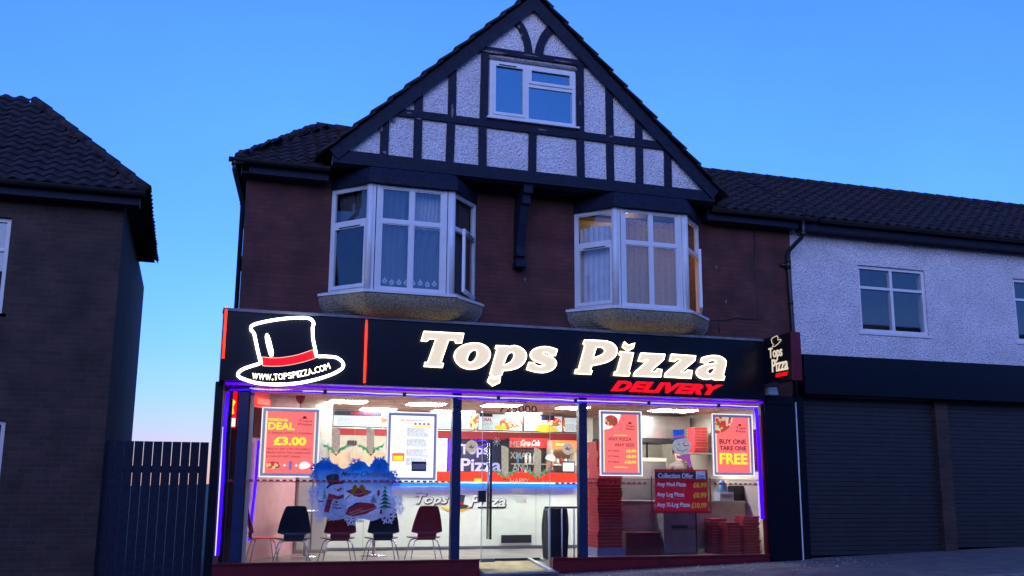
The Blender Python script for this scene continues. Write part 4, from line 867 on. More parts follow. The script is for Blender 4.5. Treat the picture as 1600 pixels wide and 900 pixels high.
# ------------------------------------------------------------------ chairs
def make_chair(loc, rz, m_, lab):
    e = empty('chair', (0, 0, 0), lab, 'chair', 'plywood chairs in the shop window')
    back = [(-.155,.42),(-.15,.455,1),(-.20,.47,1),(-.245,.485,1),(-.245,.51,1),(-.215,.66,1),(-.155,.85,1),(-.125,.872,1),(.125,.872,1),(.155,.85,1),(.215,.66,1),(.245,.51,1),(.245,.485,1),(.20,.47,1),(.15,.455,1),(.155,.42),(.14,.375),(-.14,.375)]
    b = shape2d([smooth_loop(back)], .014)
    b.move(lambda v: (v.x*.98, -.19-(v.y-.40)*.20+v.x*v.x*.6-v.z, v.y-.04)); link('backrest', b, m_, e)
    s_ = shape2d([smooth_loop([(-.14,-.21),(-.14,-.16,1),(-.24,-.08,1),(-.24,.15,1),(-.19,.20,1),(.19,.20,1),(.24,.15,1),(.24,-.08,1),(.14,-.16,1),(.14,-.21)])], .014).move(lambda v: (v.x, v.y, .335+v.z+v.x*v.x*.25+max(0, -.17-v.y)*.6)); link('seat', s_, m_, e)
    for sx in (-1, 1):
        for sy in (-1, 1):
            b = MB(); b.tube([(0, sy*.12, .325), (sx*.13, sy*.125, .325), (sx*.175, sy*.14, .305), (sx*.195, sy*.155, .26), (sx*.255, sy*.21, 0)], .0095, 8); link('leg', b, M['chrome'], e)
    e.rotation_euler = (0, 0, rz); e.location = loc; return e
ch0 = make_chair((1.614, .48, 0), 0, M['chairblack'], 'black plywood chair nearest the red personal deal poster')
def chair_copy(loc, rz, m_, lab):
    r_ = ch0.copy(); COL.objects.link(r_); r_.location = loc; r_.rotation_euler = (0, 0, rz); r_['label'] = lab
    for c_ in list(ch0.children):
        q = c_.copy()
        if m_ and c_.name.split('.')[0] in ('seat', 'backrest'):
            q.data = c_.data.copy(); q.data.materials[0] = m_
        COL.objects.link(q); q.parent = r_
chair_copy((2.288, .5, 0), .04, M['chairred'], 'dark red plywood chair half hidden under the snowflake sticker'); chair_copy((2.952, .48, 0), -.03, None, 'black plywood chair just right below the snowflake sticker')
chair_copy((3.623, .5, 0), .02, M['chairred'], 'dark red plywood chair beside the navy post at the door'); chair_copy((1.205, .75, 0), R(-86), M['chairred2'], 'bright red plywood chair turned sideways by the pink wall')
for x, lb in ((1.95, 'round white table behind the black chair by the pink wall'), (3.07, 'round white table under the snowflake sticker')):
    e = empty('table', (x, 1.75, 0), lb, 'table', 'round tables with chrome pedestals')
    b = MB(); b.lathe((x, 1.75, .70), [(.30, 0), (.31, .01), (.31, .02), (.30, .03)], 28); link('tabletop', b, M['white'], e); b = MB(); b.tube([(x, 1.75, .03), (x, 1.75, .70)], .028, 10); link('pedestal', b, M['chrome'], e); b = MB(); b.lathe((x, 1.75, 0), [(.22, 0), (.21, .015), (.05, .035)], 24); link('base', b, M['chrome'], e)
# ------------------------------------------------------------------ rail and bag by the door
rl = empty('hand_rail', (5.8, .1, 0), 'chrome three-post rail just inside right of the doorway', 'rail')
pa, pb_ = P(851, 793, .1), P(904, 793, .1)
b = MB(); b.tube([(pa.x, .1, pa.z), (pb_.x, .1, pa.z)], .017, 8); link('top_rail', b, M['dark'], rl)
for px in (858, 878, 897):
    x = P(px, 840, .1).x; b = MB(); b.tube([(x, .1, 0), (x, .1, pa.z)], .013 if px > 860 else .02, 8); link('post', b, M['alu'], rl)
b = MB(); vs = []; rg = 18; n = 26
x0, x1 = P(852, 840, .32).x, P(886, 840, .32).x
for i in range(rg+1):
    t = i/rg; z = .01+.78*t; k = .90+.12*math.sin(math.pi*t)**.5
    for j in range(n):
        a = 2*math.pi*j/n; f = 1+.05*math.sin(5*a+t*3)+.03*math.sin(9*a-t*5)
        vs.append(((x0+x1)/2+(x1-x0)/2*k*f*math.copysign(abs(math.cos(a))**.4, math.cos(a)), .36+.17*k*f*math.copysign(abs(math.sin(a))**.5, math.sin(a)), z))
fs_ = [(i*n+j, i*n+(j+1) % n, (i+1)*n+(j+1) % n, (i+1)*n+j) for i in range(rg) for j in range(n)] + [tuple(range(n))[::-1], tuple(range(rg*n, rg*n+n))]
b.add(vs, fs_, 0, True); tag(link('bin_bag', b, M['bag']), 'tall black bin bag behind the chrome rail at the doorway', 'bag')
# ------------------------------------------------------------------ pizza boxes
def stack(x, y, z0, w_, n, lab, grp, h=.055, m_='boxred'):
    for i in range(n):
        jx, jy = random.uniform(-.015, .015), random.uniform(-.015, .015); b = MB(); z = z0+i*h
        b.box(x-w_/2+jx+.012, x+w_/2+jx-.012, y-w_/2+jy+.012, y+w_/2+jy-.012, z, z+h-.022); b.box(x-w_/2+jx, x+w_/2+jx, y-w_/2+jy, y+w_/2+jy, z+h-.022, z+h-.002); b.box(x-w_/2+jx-.002, x+w_/2+jx+.002, y-w_/2+jy-.003, y-w_/2+jy-.001, z+h-.008, z+h-.004, 1)
        tag(link('pizza_box', b, [M[m_], M['boxedge']]), lab, 'pizza box', grp)
p = rect(932, 700, 975, 855, .75)
stack((p[0]+p[1])/2, .98, .14, .46, 32, 'flat red pizza box in the tall stack right of the door', 'tall stack of red pizza boxes')
tag(link('plinth_box', MB().box(p[0]-.0, p[1]+.02, .76, 1.2, .001, .135), M['paleblue']), 'pale box under the tall stack of red pizza boxes', 'box')
p = P(1113, 715, 2.4); stack(p.x-.20, 2.6, 1.80, .30, 9, 'red pizza box in the stack on the kitchen shelf left of the buy one poster', 'red pizza boxes on the kitchen shelf'); tag(link('shelf', MB().box(p.x-.45, SX1-.01, 2.35, 2.85, 1.77, 1.797), M['steel']), 'steel shelf carrying a stack of red pizza boxes', 'shelf')
stack(9.70, .75, 1.45, .3, 13, 'red pizza box in the stack behind the buy one poster', 'red pizza boxes behind the buy one poster'); tag(link('wall_shelf', MB().box(9.43, 9.94, .5, 1.0, 1.42, 1.448), M['steel']), 'steel shelf behind the right edge of the buy one poster', 'shelf')
def Xat(px, Y): return P(px, 820, Y).x
for px, y, n_, w_, lb in ((1144, .62, 11, .26, 'dark red box in the low stack at the foot of the right window'), (1172, .66, 13, .32, 'red box in the rightmost low stack by the right window'), (1122, 1.0, 12, .3, 'bright red box in the low stack behind the other red boxes')):
    stack(Xat(px, y), y+.1, .001, w_, n_, lb, 'low stacks of red boxes at the right window', .05)
# counter with things at the right
rc = empty('prep_table', (8.6, 1.6, 0), 'steel preparation table behind the offer sign', 'table')
link('top', MB().box(7.35, 9.9, 1.4, 2.2, .86, .90), M['steel'], rc); link('front_panel', MB().box(7.35, 9.9, 1.45, 1.47, .05, .86), mat('dull_steel', (.46, .43, .42), .35, .25), rc)
fg = empty('under_counter_fridge', (8.55, 1.0, 0), 'dark steel fridge on the floor below the offer sign', 'fridge')
x0, x1 = Xat(1037, 1.0), Xat(1089, 1.0); link('body', MB().box(x0, x1, 1.0, 1.38, .02, .84), mat('dark_steel', (.28, .27, .30), .4, .3), fg); link('handle', MB().box(x0+.15, x1-.2, .97, .999, .44, .49), M['dark'], fg); link('door_trim', MB().box(x1-.03, x1-.01, .985, .999, .04, .82), M['dark'], fg)
x0, x1 = Xat(978, .9), Xat(1031, .9); tag(link('crate', MB().box(x0, x1, .9, 1.3, .001, .36).box(x0-.01, x1+.01, .89, 1.31, .361, .375), M['redriser']), 'dark red crate on the floor between the tall box stack and fridge', 'crate')
x0, x1 = Xat(1126, 1.5), Xat(1148, 1.5); tag(link('small_box', MB().box(x0, x1, 1.5, 1.7, .901, 1.06).box(x0+.04, x1-.06, 1.494, 1.5, .95, 1.02), M['snow']), 'small pale box on the preparation table under the buy one poster', 'box')
x0, x1 = Xat(1148, 1.55), Xat(1170, 1.55); tag(link('black_box', MB().box(x0, x1, 1.55, 1.75, .901, 1.17), M['dark']), 'black box on the preparation table beside the small pale box', 'box')
b = MB(); b.lathe((Xat(1131, 1.8), 1.8, .901), [(.09, 0), (.09, .25), (.05, .33), (.03, .38)], 16); tag(link('bottle', b, M['water']), 'large blue bottle standing behind the small pale box', 'bottle')
hdx0, hdx1 = P(1000, 700, 3.3).x, P(1105, 700, 3.3).x
hood = empty('extractor_hood', ((hdx0+hdx1)/2, 3.3, 2.0), 'pale extractor hood above the kitchen at the right', 'hood')
link('body', MB().box(hdx0-.6, 9.8, 3.3, 4.3, 2.11, 2.55), M['steel'], hood); link('rim', MB().box(hdx0-.6, 9.6, 3.28, 4.32, 2.02, 2.108), M['dark'], hood)
po = empty('pizza_oven', (8.9, 3.4, 0), 'grey conveyor oven under the extractor hood', 'oven')
link('body', MB().box(hdx0-.5, hdx0+.62, 3.4, 4.1, .3, 1.64), M['steel'], po); link('top_plate', MB().box(hdx0-.5, hdx0+.62, 3.38, 4.1, 1.643, 1.72), M['creamtile'], po)
b = MB(); b.tube([(hdx0+.3, 3.6, 1.721), (hdx0+.3, 3.6, 2.02)], .02, 8); tag(link('pipe', b, M['dark']), 'dark upright pipe between the oven and the hood', 'pipe')
# ------------------------------------------------------------------ lightbox posters
def poster(tl_, br_, lab, face, grp='lightbox posters hanging in the windows'):
    Y = .16; x0, x1, z0, z1 = rect(*tl_, *br_, Y)
    e = empty('poster', ((x0+x1)/2, Y, z0), lab, 'poster', grp)
    b = MB(); t = .055
    for a in ((x0, x1, z1-t, z1), (x0, x1, z0, z0+t), (x0, x0+t, z0+t, z1-t), (x1-t, x1, z0+t, z1-t)): b.box(a[0], a[1], Y, Y+.04, a[2], a[3])
    f = link('frame', b, M['alu'], e)
    b = MB()
    for a in ((x0, x1, z1-.012, z1), (x0, x1, z0, z0+.012), (x0, x0+.012, z0+.012, z1-.012), (x1-.012, x1, z0+.012, z1-.012)): b.box(a[0], a[1], Y-.008, Y-.001, a[2], a[3])
    link('bright_edge', b, M['posterwhite'], f)
    link('face', MB().box(x0+t, x1-t, Y+.01, Y+.03, z0+t, z1-t), M[face], e)
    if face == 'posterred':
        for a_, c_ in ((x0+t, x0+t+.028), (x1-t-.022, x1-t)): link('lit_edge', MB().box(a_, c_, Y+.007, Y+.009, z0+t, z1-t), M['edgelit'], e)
    wx = MB(); wx.tube([(x0+.1, Y+.02, z1), (x0+.1, Y+.02, 2.598)], .003, 4); link('hanging_wire', wx, M['alu'], e); wx = MB(); wx.tube([(x1-.1, Y+.02, z1), (x1-.1, Y+.02, 2.598)], .003, 4); link('hanging_wire', wx, M['alu'], e)
    W, H = x1-x0-2*t, z1-z0-2*t
    def r_(u0, u1, v0, v1): return (x0+t+W*u0, x0+t+W*u1, z0+t+H*v0, z0+t+H*v1)
    return e, r_, Y+.009
e, q, y = poster((410, 636), (496, 746), 'backlit red personal deal poster offering £3.00 in the left window', 'posterred')
text('PERSONAL', q(.06, .45, .84, .885), y, M['yellowlit'], e, bold=.03); text('DEAL', q(.06, .58, .70, .82), y, M['yellowlit'], e, bold=.03); text('7" PIZZA WITH 2 TOPPINS', q(.06, .94, .63, .665), y, M['darkred'], e); text('£3.00', q(.18, .82, .45, .59), y, M['yellowlit'], e, bold=.04)
for i, s_ in enumerate(('ADD £1 GET 2 PC OF GARLIC', 'BREAD WITH THE CHEESE AND', 'A CAN OF SOFT DRINK')): text(s_, q(.05, .93 if i < 2 else .72, .375-.06*i, .408-.06*i), y, M['darkred'], e)
text('Tops\nPizza', q(.64, .92, .78, .875), y, M['darkred'], e); a = q(.06, .34, .07, .19); link('pizza_picture', plate([ell((a[0]+a[1])/2, (a[2]+a[3])/2, (a[1]-a[0])/2, (a[3]-a[2])/2, 24)], y, .003), M['pizza2'], e)
for u in (.39, .62): text('+', q(u, u+.05, .11, .15), y, M['posterwhite'], e, bold=.04)
a = q(.50, .56, .06, .20); link('can_picture', MB().box(a[0], a[1], y-.003, y, a[2], a[3]), M['whiteink'], e); a = q(.70, .92, .07, .19); link('bread_picture', plate([smooth_loop([(a[0], a[2]+.04, 1), (a[0]+.06, a[3], 1), (a[1], a[3]-.04, 1), (a[1]-.02, a[2]+.03, 1), (a[0]+.04, a[2], 1)])], y, .003), M['posterwhite'], e)
b = MB(); a = q(.71, .83, .89, .93); b.box(a[0], a[1], y-.003, y, a[2], a[2]+.008).box(a[0]+.02, a[1]-.02, y-.003, y, a[2]+.009, a[3]); link('hat_print', b, M['darkred'], e)
e, q, y = poster((606, 643), (682, 752), 'backlit white menu poster crowded with small print left of the door', 'posterwhite')
text('100% FRESH', q(.20, .50, .91, .94), y, M['redglow'], e, bold=.02); text('INGREDIENTS', q(.50, .78, .91, .94), y, M['blueprint'], e, bold=.02); text('CHOOSE YOUR', q(.30, .50, .86, .885), y, M['paleprint'], e)
for i in range(4): a = q(.53+.10*i, .60+.10*i, .85, .89); link('red_badge', plate([ell((a[0]+a[1])/2, (a[2]+a[3])/2, (a[1]-a[0])/2, (a[3]-a[2])/2, 14)], y, .003), M['redglow'], e)
a = q(.52, .95, .815, .835); link('yellow_band', MB().box(a[0], a[1], y-.003, y, a[2], a[3]), M['yellowlit'], e)
g = {k: MB() for k in ('greyink', 'inkblue')}
for i in range(34):
    if i in (8, 9, 17, 18, 26): continue
    v = .79-.018*i; u = .37
    while u < random.uniform(.72, .88):
        l = random.uniform(.03, .11); a = q(u, u+l, v, v+.010); g['inkblue' if random.random() < .25 else 'greyink'].box(a[0], a[1], y-.002, y, a[2], a[3]); u += l+.012
for i in range(14):
    v = .84-.034*i; u = random.uniform(.10, .2); a = q(u, u+random.uniform(.05, .14), v, v+.008); g['greyink'].box(a[0], a[1], y-.002, y, a[2], a[3])
link('small_print', g['greyink'], M['paleprint'], e); link('small_print', g['inkblue'], M['blueprint'], e)
a = q(.05, .33, .26, .39); ob = link('orange_box', MB().box(a[0], a[1], y-.003, y, a[2], a[3]), M['warmface'], e); a = q(.08, .30, .27, .345); link('yellow_box', MB().box(a[0], a[1], y-.006, y-.0035, a[2], a[3]), M['yellowlit'], ob)
a = q(.50, .84, .10, .26); link('dark_box', MB().box(a[0], a[1], y-.003, y, a[2], a[3]), M['ink'], e); a = q(.52, .82, .13, .22); link('grey_box', MB().box(a[0], a[1], y-.006, y-.0035, a[2], a[3]), M['greyink'], e)
e, q, y = poster((937, 641), (1004, 744), 'backlit red poster reading any pizza any size in the right window', 'posterred')
a = q(0, .5, .73, 1); link('pizza_picture', plate([[(p_[0], p_[1]) for p_ in [(a[0], a[2]+.02)] + [(a[0]+(a[1]-a[0])*math.sin(t), a[3]-(a[3]-a[2])*math.cos(t)) for t in [i*math.pi/2/12 for i in range(13)]] + [(a[0], a[3])]]], y, .003), M['posterwhite'], e)
a = q(.04, .42, .78, .98); link('topping_picture', plate([ell((a[0]+a[1])/2, (a[2]+a[3])/2, (a[1]-a[0])/2, (a[3]-a[2])/2, 20)], y-.005, .002), M['pizza2'], e)
text('Tops\nPizza', q(.64, .88, .73, .82), y, M['darkred'], e); text('ANY PIZZA', q(.15, .80, .545, .60), y, M['darkred'], e); text('ANY SIZE', q(.32, .88, .445, .50), y, M['darkred'], e)
for i, (n_, pr) in enumerate((('10" DEAL', '£6.99'), ('12" DEAL', '£8.99'), ('14" DEAL', '£10.99'))): text(n_, q(.14, .46, .355-.095*i, .385-.095*i), y, M['darkred'], e); text(pr, q(.64 if i < 2 else .60, .92, .345-.095*i, .395-.095*i), y, M['yellowlit'], e, bold=.03)
for v in (.63, .085): a = q(.32, .68, v, v+.012); link('yellow_line', MB().box(a[0], a[1], y-.003, y, a[2], a[3]), M['yellowlit'], e)
b = MB(); a = q(.70, .82, .835, .87); b.box(a[0], a[1], y-.003, y, a[2], a[2]+.008).box(a[0]+.02, a[1]-.02, y-.003, y, a[2]+.009, a[3]); link('hat_print', b, M['darkred'], e)
e, q, y = poster((1112, 646), (1179, 744), 'backlit red poster reading buy one take one free at the right', 'posterred')
a = q(0, .52, .70, 1); link('pizza_picture', plate([[(a[0], a[2]+.02)] + [(a[0]+(a[1]-a[0])*math.sin(t), a[3]-(a[3]-a[2])*math.cos(t)) for t in [i*math.pi/2/12 for i in range(13)]] + [(a[0], a[3])]], y, .003), M['pizza2'], e)
text('Tops\nPizza', q(.60, .88, .73, .83), y, M['darkred'], e); text('BUY ONE', q(.12, .88, .515, .60), y, M['darkred'], e, bold=.012); text('TAKE ONE', q(.12, .88, .40, .48), y, M['darkred'], e, bold=.012); text('FREE', q(.11, .90, .15, .35), y, M['yellowlit'], e, bold=.03)
b = MB(); a = q(.66, .78, .845, .88); b.box(a[0], a[1], y-.003, y, a[2], a[2]+.008).box(a[0]+.02, a[1]-.02, y-.003, y, a[2]+.009, a[3]); link('hat_print', b, M['darkred'], e)
# collection offer sign
Y = .06; x0, x1, z0, z1 = rect(1023, 733, 1107, 799, Y)
e = empty('offer_sign', ((x0+x1)/2, Y, z0), 'red and black collection offer sign hung in the right window', 'sign')
link('holder', MB().box(x0-.06, x1+.07, Y+.02, Y+.03, z0-.03, z0+.0).box(x0-.06, x0-.045, Y+.02, Y+.03, z0, z1-.12).box(x1+.055, x1+.07, Y+.02, Y+.03, z0, z1-.12), M['darkred'], e)
link('board', MB().box(x0, x1, Y, Y+.012, z0, z1), M['offerred'], e)
def q(px0, py0, px1, py1): return rect(px0, py0, px1, py1, Y)
a = q(1023, 737, 1107, 748); link('header_band', MB().box(x0+.002, x1-.002, Y-.003, Y-.001, a[2], a[3]), M['ink'], e)
text('Collection Offer', q(1028, 739, 1083, 747.5), Y-.004, M['whiteink'], e, bold=.02); a = q(1087, 736, 1102, 750); link('badge', MB().box(a[0], a[1], Y-.008, Y-.004, a[2], a[3]), M['whiteink'], e); text('Tops\nPizza', q(1088.5, 742, 1100.5, 749), Y-.009, M['ink'], e, bold=.02)
for i, (n_, pr) in enumerate((('Any Med Pizza', '£6.99'), ('Any Lrg Pizza', '£8.99'), ('Any X-Lrg Pizza', '£10.99'))):
    yy = 753+16*i; text(n_, q(1026, yy, (1072, 1069, 1078)[i], yy+9), Y-.001, M['whiteink'], e, bold=.03); text(pr, q((1083, 1083, 1080)[i], yy+.5, 1104, yy+9), Y-.001, M['yellow'], e, bold=.03)
# ------------------------------------------------------------------ stickers on the glass (inside face)
SY = .03
t = empty('phone_lettering', P(808, 645, SY), 'dark phone number lettering on the glass above the door', 'lettering')
text('01582', rect(794, 621, 824, 629.5, SY), SY, M['darkred'], t, depth=.002, bold=.012); text('725000', rect(780, 632, 839, 646, SY), SY, M['ink'], t, depth=.002, bold=.01)
t = empty('greeting_lettering', P(812, 787, SY), 'white festive greeting lettering painted on the glass door', 'lettering')
for s_, (a, c, d, f_) in (('MERRY', (797, 689, 834, 699)), ('XMAS', (797, 706, 827, 717)), ('AND', (801, 724, 825, 735)), ('HAPPY', (797, 747, 827, 756)), ('NEW', (801, 763, 820, 773)), ('YEAR', (801, 777, 824, 788))): text(s_, rect(a, c, d, f_, SY), SY, M['vfrost'], t, depth=.002, bold=.01)
def sticker_disc(px, py, r, lab):
    p = P(px, py, SY); o = empty('round_sticker', (p.x, SY, p.z-.1), lab, 'sticker', 'round frosted stickers on the glass')
    link('disc', plate([ell(p.x, p.z, r, r, 28)], SY, .002), M['vfrost'], o); b = plate([[(p.x-.05, p.z-.01), (p.x-.01, p.z+.035), (p.x+.01, p.z-.005), (p.x+.05, p.z+.015), (p.x+.02, p.z-.03)]], SY-.0025, .002); link('mark', b, M['greyink'], o)
sticker_disc(737, 698, .10, 'round frosted sticker on the glass left of the door handle'); sticker_disc(887, 701, .095, 'round frosted sticker on the glass over the glowing hot food cabinet')
def candle(px, py0, py1, lab):
    p0, p1 = P(px, py1, SY), P(px, py0, SY); o = empty('candle_sticker', (p0.x, SY, p0.z-.05), lab, 'sticker', 'candle and holly stickers on the glass')
    link('candle', plate([[(p0.x-.055, p0.z), (p0.x+.055, p0.z), (p1.x+.06, p1.z-.04), (p1.x+.02, p1.z-.01), (p1.x-.06, p1.z+.01)]], SY, .002), M['vfrost'], o)
    for s_ in (-1, 1):
        L = []; base = (p0.x, p0.z-.03)
        top = [(.0, .0), (.06, .035), (.075, .09), (.12, .06), (.135, .12), (.18, .11), (.205, .17), (.17, .145), (.13, .15), (.10, .115), (.06, .12), (.03, .06)]
        link('holly_leaf', plate([[(base[0]+s_*a, base[1]+c-.02) for a, c in top][::s_]], SY-.003, .002), M['holly'], o)
    link('berry', plate([ell(p0.x, p0.z-.045, .018, .015, 10)], SY-.006, .002), M['orange'], o)
candle(525, 668, 706, 'candle and holly sticker above the left half of the snowflake sticker'); candle(579, 668, 706, 'candle and holly sticker just left of the white menu poster'); candle(789, 697, 744, 'candle and holly sticker on the door left of the greeting'); candle(840, 700, 744, 'candle and holly sticker on the door right of the greeting')
# big snowflake and snowman sticker
stk = empty('snowman_sticker', P(560, 812, SY), 'large blue snowflake sticker with snowman and gift boxes on the left window', 'sticker')
SM = vinyl('snowflake_print', (.3, .3, .6), .6); n = SM.node_tree; g_ = n.nodes.new('ShaderNodeNewGeometry'); sx = n.nodes.new('ShaderNodeSeparateXYZ'); rp = n.nodes.new('ShaderNodeMapRange'); mx = n.nodes.new('ShaderNodeMix'); mx.data_type = 'RGBA'
rp.inputs[1].default_value = .80; rp.inputs[2].default_value = 1.40; mx.inputs[6].default_value = (.80, .84, 1.0, 1); mx.inputs[7].default_value = (.03, .36, .85, 1); n.links.new(g_.outputs['Position'], sx.inputs[0]); n.links.new(sx.outputs[2], rp.inputs[0]); n.links.new(rp.outputs[0], mx.inputs[0]); n.links.new(mx.outputs[2], n.nodes['tone'].inputs[6])
OR = (470, 700); SC = 6.92
def W(a, c): p = P(OR[0]+a/SC, OR[1]+c/SC, SY); return (p.x, p.z)
def stp(nm, loops, layer, m_, smv=True):
    return link(nm, plate([[W(a, c) for a, c in smooth_loop([(q_[0], q_[1], 1) if smv else (q_[0], q_[1]) for q_ in l])] for l in loops], SY-.0016*layer, .0012), m_, stk)
stp('backing', [[(160,180),(200,150),(260,130),(330,160),(400,200),(460,225),(540,190),(600,150),(690,150),(740,200),(790,140),(880,120),(935,160),(950,230),(1000,290),(1020,340),(990,420),(990,500),(1010,560),(1020,650),(980,700),(900,740),(830,770),(760,790),(690,760),(600,760),(480,750),(380,775),(270,750),(200,700),(180,600),(160,520),(175,420),(150,300)]], 0, SM)
def flake(cx_, cz_, r, lay):
    b = MB(); k = 0
    for i in range(6):
        a = i*math.pi/3+.3*((int(cx_)*7) % 5)/5; ux, uz = math.cos(a), math.sin(a)
        def bar2(p0, p1, w_, kk):
            d = Vector((p1[0]-p0[0], p1[1]-p0[1])); n_ = Vector((-d.y, d.x)).normalized()*w_/2
            q_ = [(p0[0]-n_.x, p0[1]-n_.y), (p1[0]-n_.x, p1[1]-n_.y), (p1[0]+n_.x, p1[1]+n_.y), (p0[0]+n_.x, p0[1]+n_.y)]
            b.merge(plate([[W(*w2) for w2 in q_]], SY+.0018+.00025*kk+lay*.002, .0012)); b.merge(plate([[W(p1[0]+w_*.5*math.cos(t_), p1[1]+w_*.5*math.sin(t_)) for t_ in [j*math.pi/4 for j in range(8)]]], SY+.0019+.00025*kk+lay*.002, .0012))
        bar2((cx_, cz_), (cx_+ux*r, cz_+uz*r), r*.22, k); k += 1
        for s_ in (-1, 1):
            a2 = a+s_*.9; m0 = (cx_+ux*r*.5, cz_+uz*r*.5); bar2(m0, (m0[0]+math.cos(a2)*r*.38, m0[1]+math.sin(a2)*r*.38), r*.2, k); k += 1
    link('snowflake', b, SM, stk)
for f_ in ((270,170,75),(370,220,60),(600,180,75),(850,180,95),(160,220,60),(145,310,50),(145,470,68),(130,560,55),(165,660,65),(205,745,62),(545,775,68),(940,740,85),(1050,650,75),(1000,290,55),(1035,370,55),(1045,560,60),(640,760,50),(330,740,50)): flake(*f_, 0)
sn = M['snow']
stp('snow_ground', [[(200,560),(330,540),(520,560),(700,520),(850,500),(980,540),(990,640),(900,730),(760,780),(600,750),(400,765),(260,740),(210,660)]], 1, vinyl('print_snow', (.84, .88, 1.0), .6))
stp('snowman_body', [[(500,650),(480,740),(390,778),(290,750),(240,650),(270,560),(390,520),(480,560)]], 2, sn)
stp('snowman_head', [[(470,450),(450,500),(380,520),(310,500),(275,450),(310,400),(380,385),(450,400)]], 3, sn)
stp('hat', [[(275,440),(285,410),(300,390),(272,325),(280,300),(340,280),(400,285),(412,310),(415,355),(465,360),(470,380),(400,388),(330,405)]], 4, M['ink']); stp('hat_band', [[(300,375),(410,338),(413,356),(303,392)]], 5, M['redprint'], False)
stp('scarf', [[(300,490),(345,500),(400,520),(465,500),(465,540),(400,555),(345,545),(300,700),(250,685),(275,580)]], 5, M['redprint'], False); stp('scarf_stripe', [[(290,560),(330,565),(325,590),(283,585)], ], 6, M['ink'], False); stp('scarf_stripe', [[(275,620),(315,628),(308,655),(266,645)]], 6, M['ink'], False); stp('scarf_stripe', [[(400,520),(430,515),(430,548),(400,553)]], 6, M['ink'], False)
stp('nose', [[(385,445),(460,432),(405,472),(388,465)]], 6, M['orange'], False)
for a in (365, 425): stp('eye', [[(a,438-(a-365)*.2),(a+8,445-(a-365)*.2),(a,452-(a-365)*.2),(a-8,445-(a-365)*.2)]], 6, M['ink'])
stp('arm', [[(165,545),(205,570),(250,572),(250,580),(200,580),(180,600),(195,575)]], 6, M['ink'], False); stp('arm', [[(480,550),(520,510),(540,505),(525,520),(488,556)]], 6, M['ink'], False)
text('Tops', (*[W(340,625)[0], W(410,625)[0]], W(340,628)[1], W(340,600)[1]), SY-.0016*4, M['ink'], stk, depth=.001, bold=.03); text('Pizza', (W(345,655)[0], W(440,655)[0], W(345,657)[1], W(345,634)[1]), SY-.0016*4, M['ink'], stk, depth=.001, bold=.03)
stp('hat_print', [[(370,595),(372,575),(395,575),(398,595)]], 4, M['ink'], False)
for bx_ in ([(480,465),(610,430),(765,465),(760,485),(640,535),(580,520)], [(480,715),(515,640),(640,585),(790,600),(825,650),(700,715),(560,740)]): stp('gift_box', [bx_], 2, M['redprint'], False)
for ln in ([(530,480),(600,500),(750,470),(752,476),(602,508),(530,488)], [(520,700),(660,650),(662,658),(522,710)], [(540,720),(680,670),(682,678),(542,730)], [(640,690),(810,640),(812,648),(645,700)]): stp('box_line', [ln], 3, M['boxedge'], False)
stp('ribbon_bow', [[(550,500),(560,420),(590,395),(620,430),(650,395),(680,410),(710,490),(690,500),(650,450),(600,450),(570,500)]], 4, M['gold']); stp('box_lid', [[(520,640),(600,590),(660,590),(590,630),(520,660)]], 3, M['ink'], False)
def tree(cx_, top, bot, w_):
    n_ = 6
    for i in range(n_):
        y0 = top+(bot-top)*i/n_; y1 = top+(bot-top)*(i+1.15)/n_; ww = w_*(i+1)/n_
        stp('tree', [[(cx_, y0), (cx_+ww*.9, y1), (cx_+ww*.5, y1-8), (cx_, y1+4), (cx_-ww*.5, y1-8), (cx_-ww*.9, y1)]], 2+i*.12, M['green'], False)
        stp('snow_edge', [[(cx_-ww*.8, y1-6), (cx_, y1-10), (cx_+ww*.8, y1-6), (cx_, y1-2)]], 3.2+i*.1, sn, False)
tree(255, 405, 545, 38); tree(785, 500, 585, 40); tree(910, 400, 650, 100); stp('tree_trunk', [[(860,660),(875,658),(880,710),(850,712)]], 4, M['darkred'], False)
stp('small_tree', [[(825,465),(850,450),(855,500),(840,530),(825,505)]], 3, M['redprint'], False)
text('Merry Christmas', (W(430,330)[0], W(950,330)[0], W(430,325)[1], W(430,250)[1]), SY-.004, mat('purple_script', (.12, .03, .14), .5), stk, depth=.001, shear=.5, bold=.01); text('Happy New Year', (W(670,370)[0], W(940,370)[0], W(670,372)[1], W(670,338)[1]), SY-.004, mat('violet_script', (.10, .06, .22), .5), stk, depth=.001, shear=.5)
# snowman head sticker in the right window
p = P(1065, 697, SY); s2 = empty('snowman_head_sticker', (p.x, SY, p.z-.4), 'pale snowman head sticker with blue hat and pink scarf in the right window', 'sticker')
OR = (990, 640); SC = 9.0; stk = s2
stp('head', [[(805,510),(770,600),(680,640),(590,610),(542,510),(580,430),(680,395),(770,430)]], 1, M['snowglass'])
stp('hat', [[(555,370),(550,290),(570,280),(630,285),(700,275),(712,300),(708,350),(565,375)]], 2, M['hatblue'], False); stp('hat_band', [[(567,376),(712,352),(712,388),(570,402)]], 3, M['pinkprint'], False); stp('hat_brim', [[(505,430),(560,400),(712,388),(740,395),(650,410),(560,432)]], 2.5, M['paleblue'], False)
stp('scarf', [[(595,640),(690,650),(785,620),(795,700),(815,770),(800,830),(755,790),(740,720),(690,690),(610,690)]], 4, M['pinkprint'], False); stp('nose', [[(700,500),(800,503),(710,522)]], 3, M['orange'], False)
for a, c in ((635, 490), (697, 480)): stp('eye', [[(a,c-10),(a+10,c),(a,c+10),(a-10,c)]], 3, M['ink'])
stp('mouth', [[(590,530),(620,565),(680,578),(740,560),(765,530),(745,570),(680,590),(615,575)]], 3, M['greyink'], False)
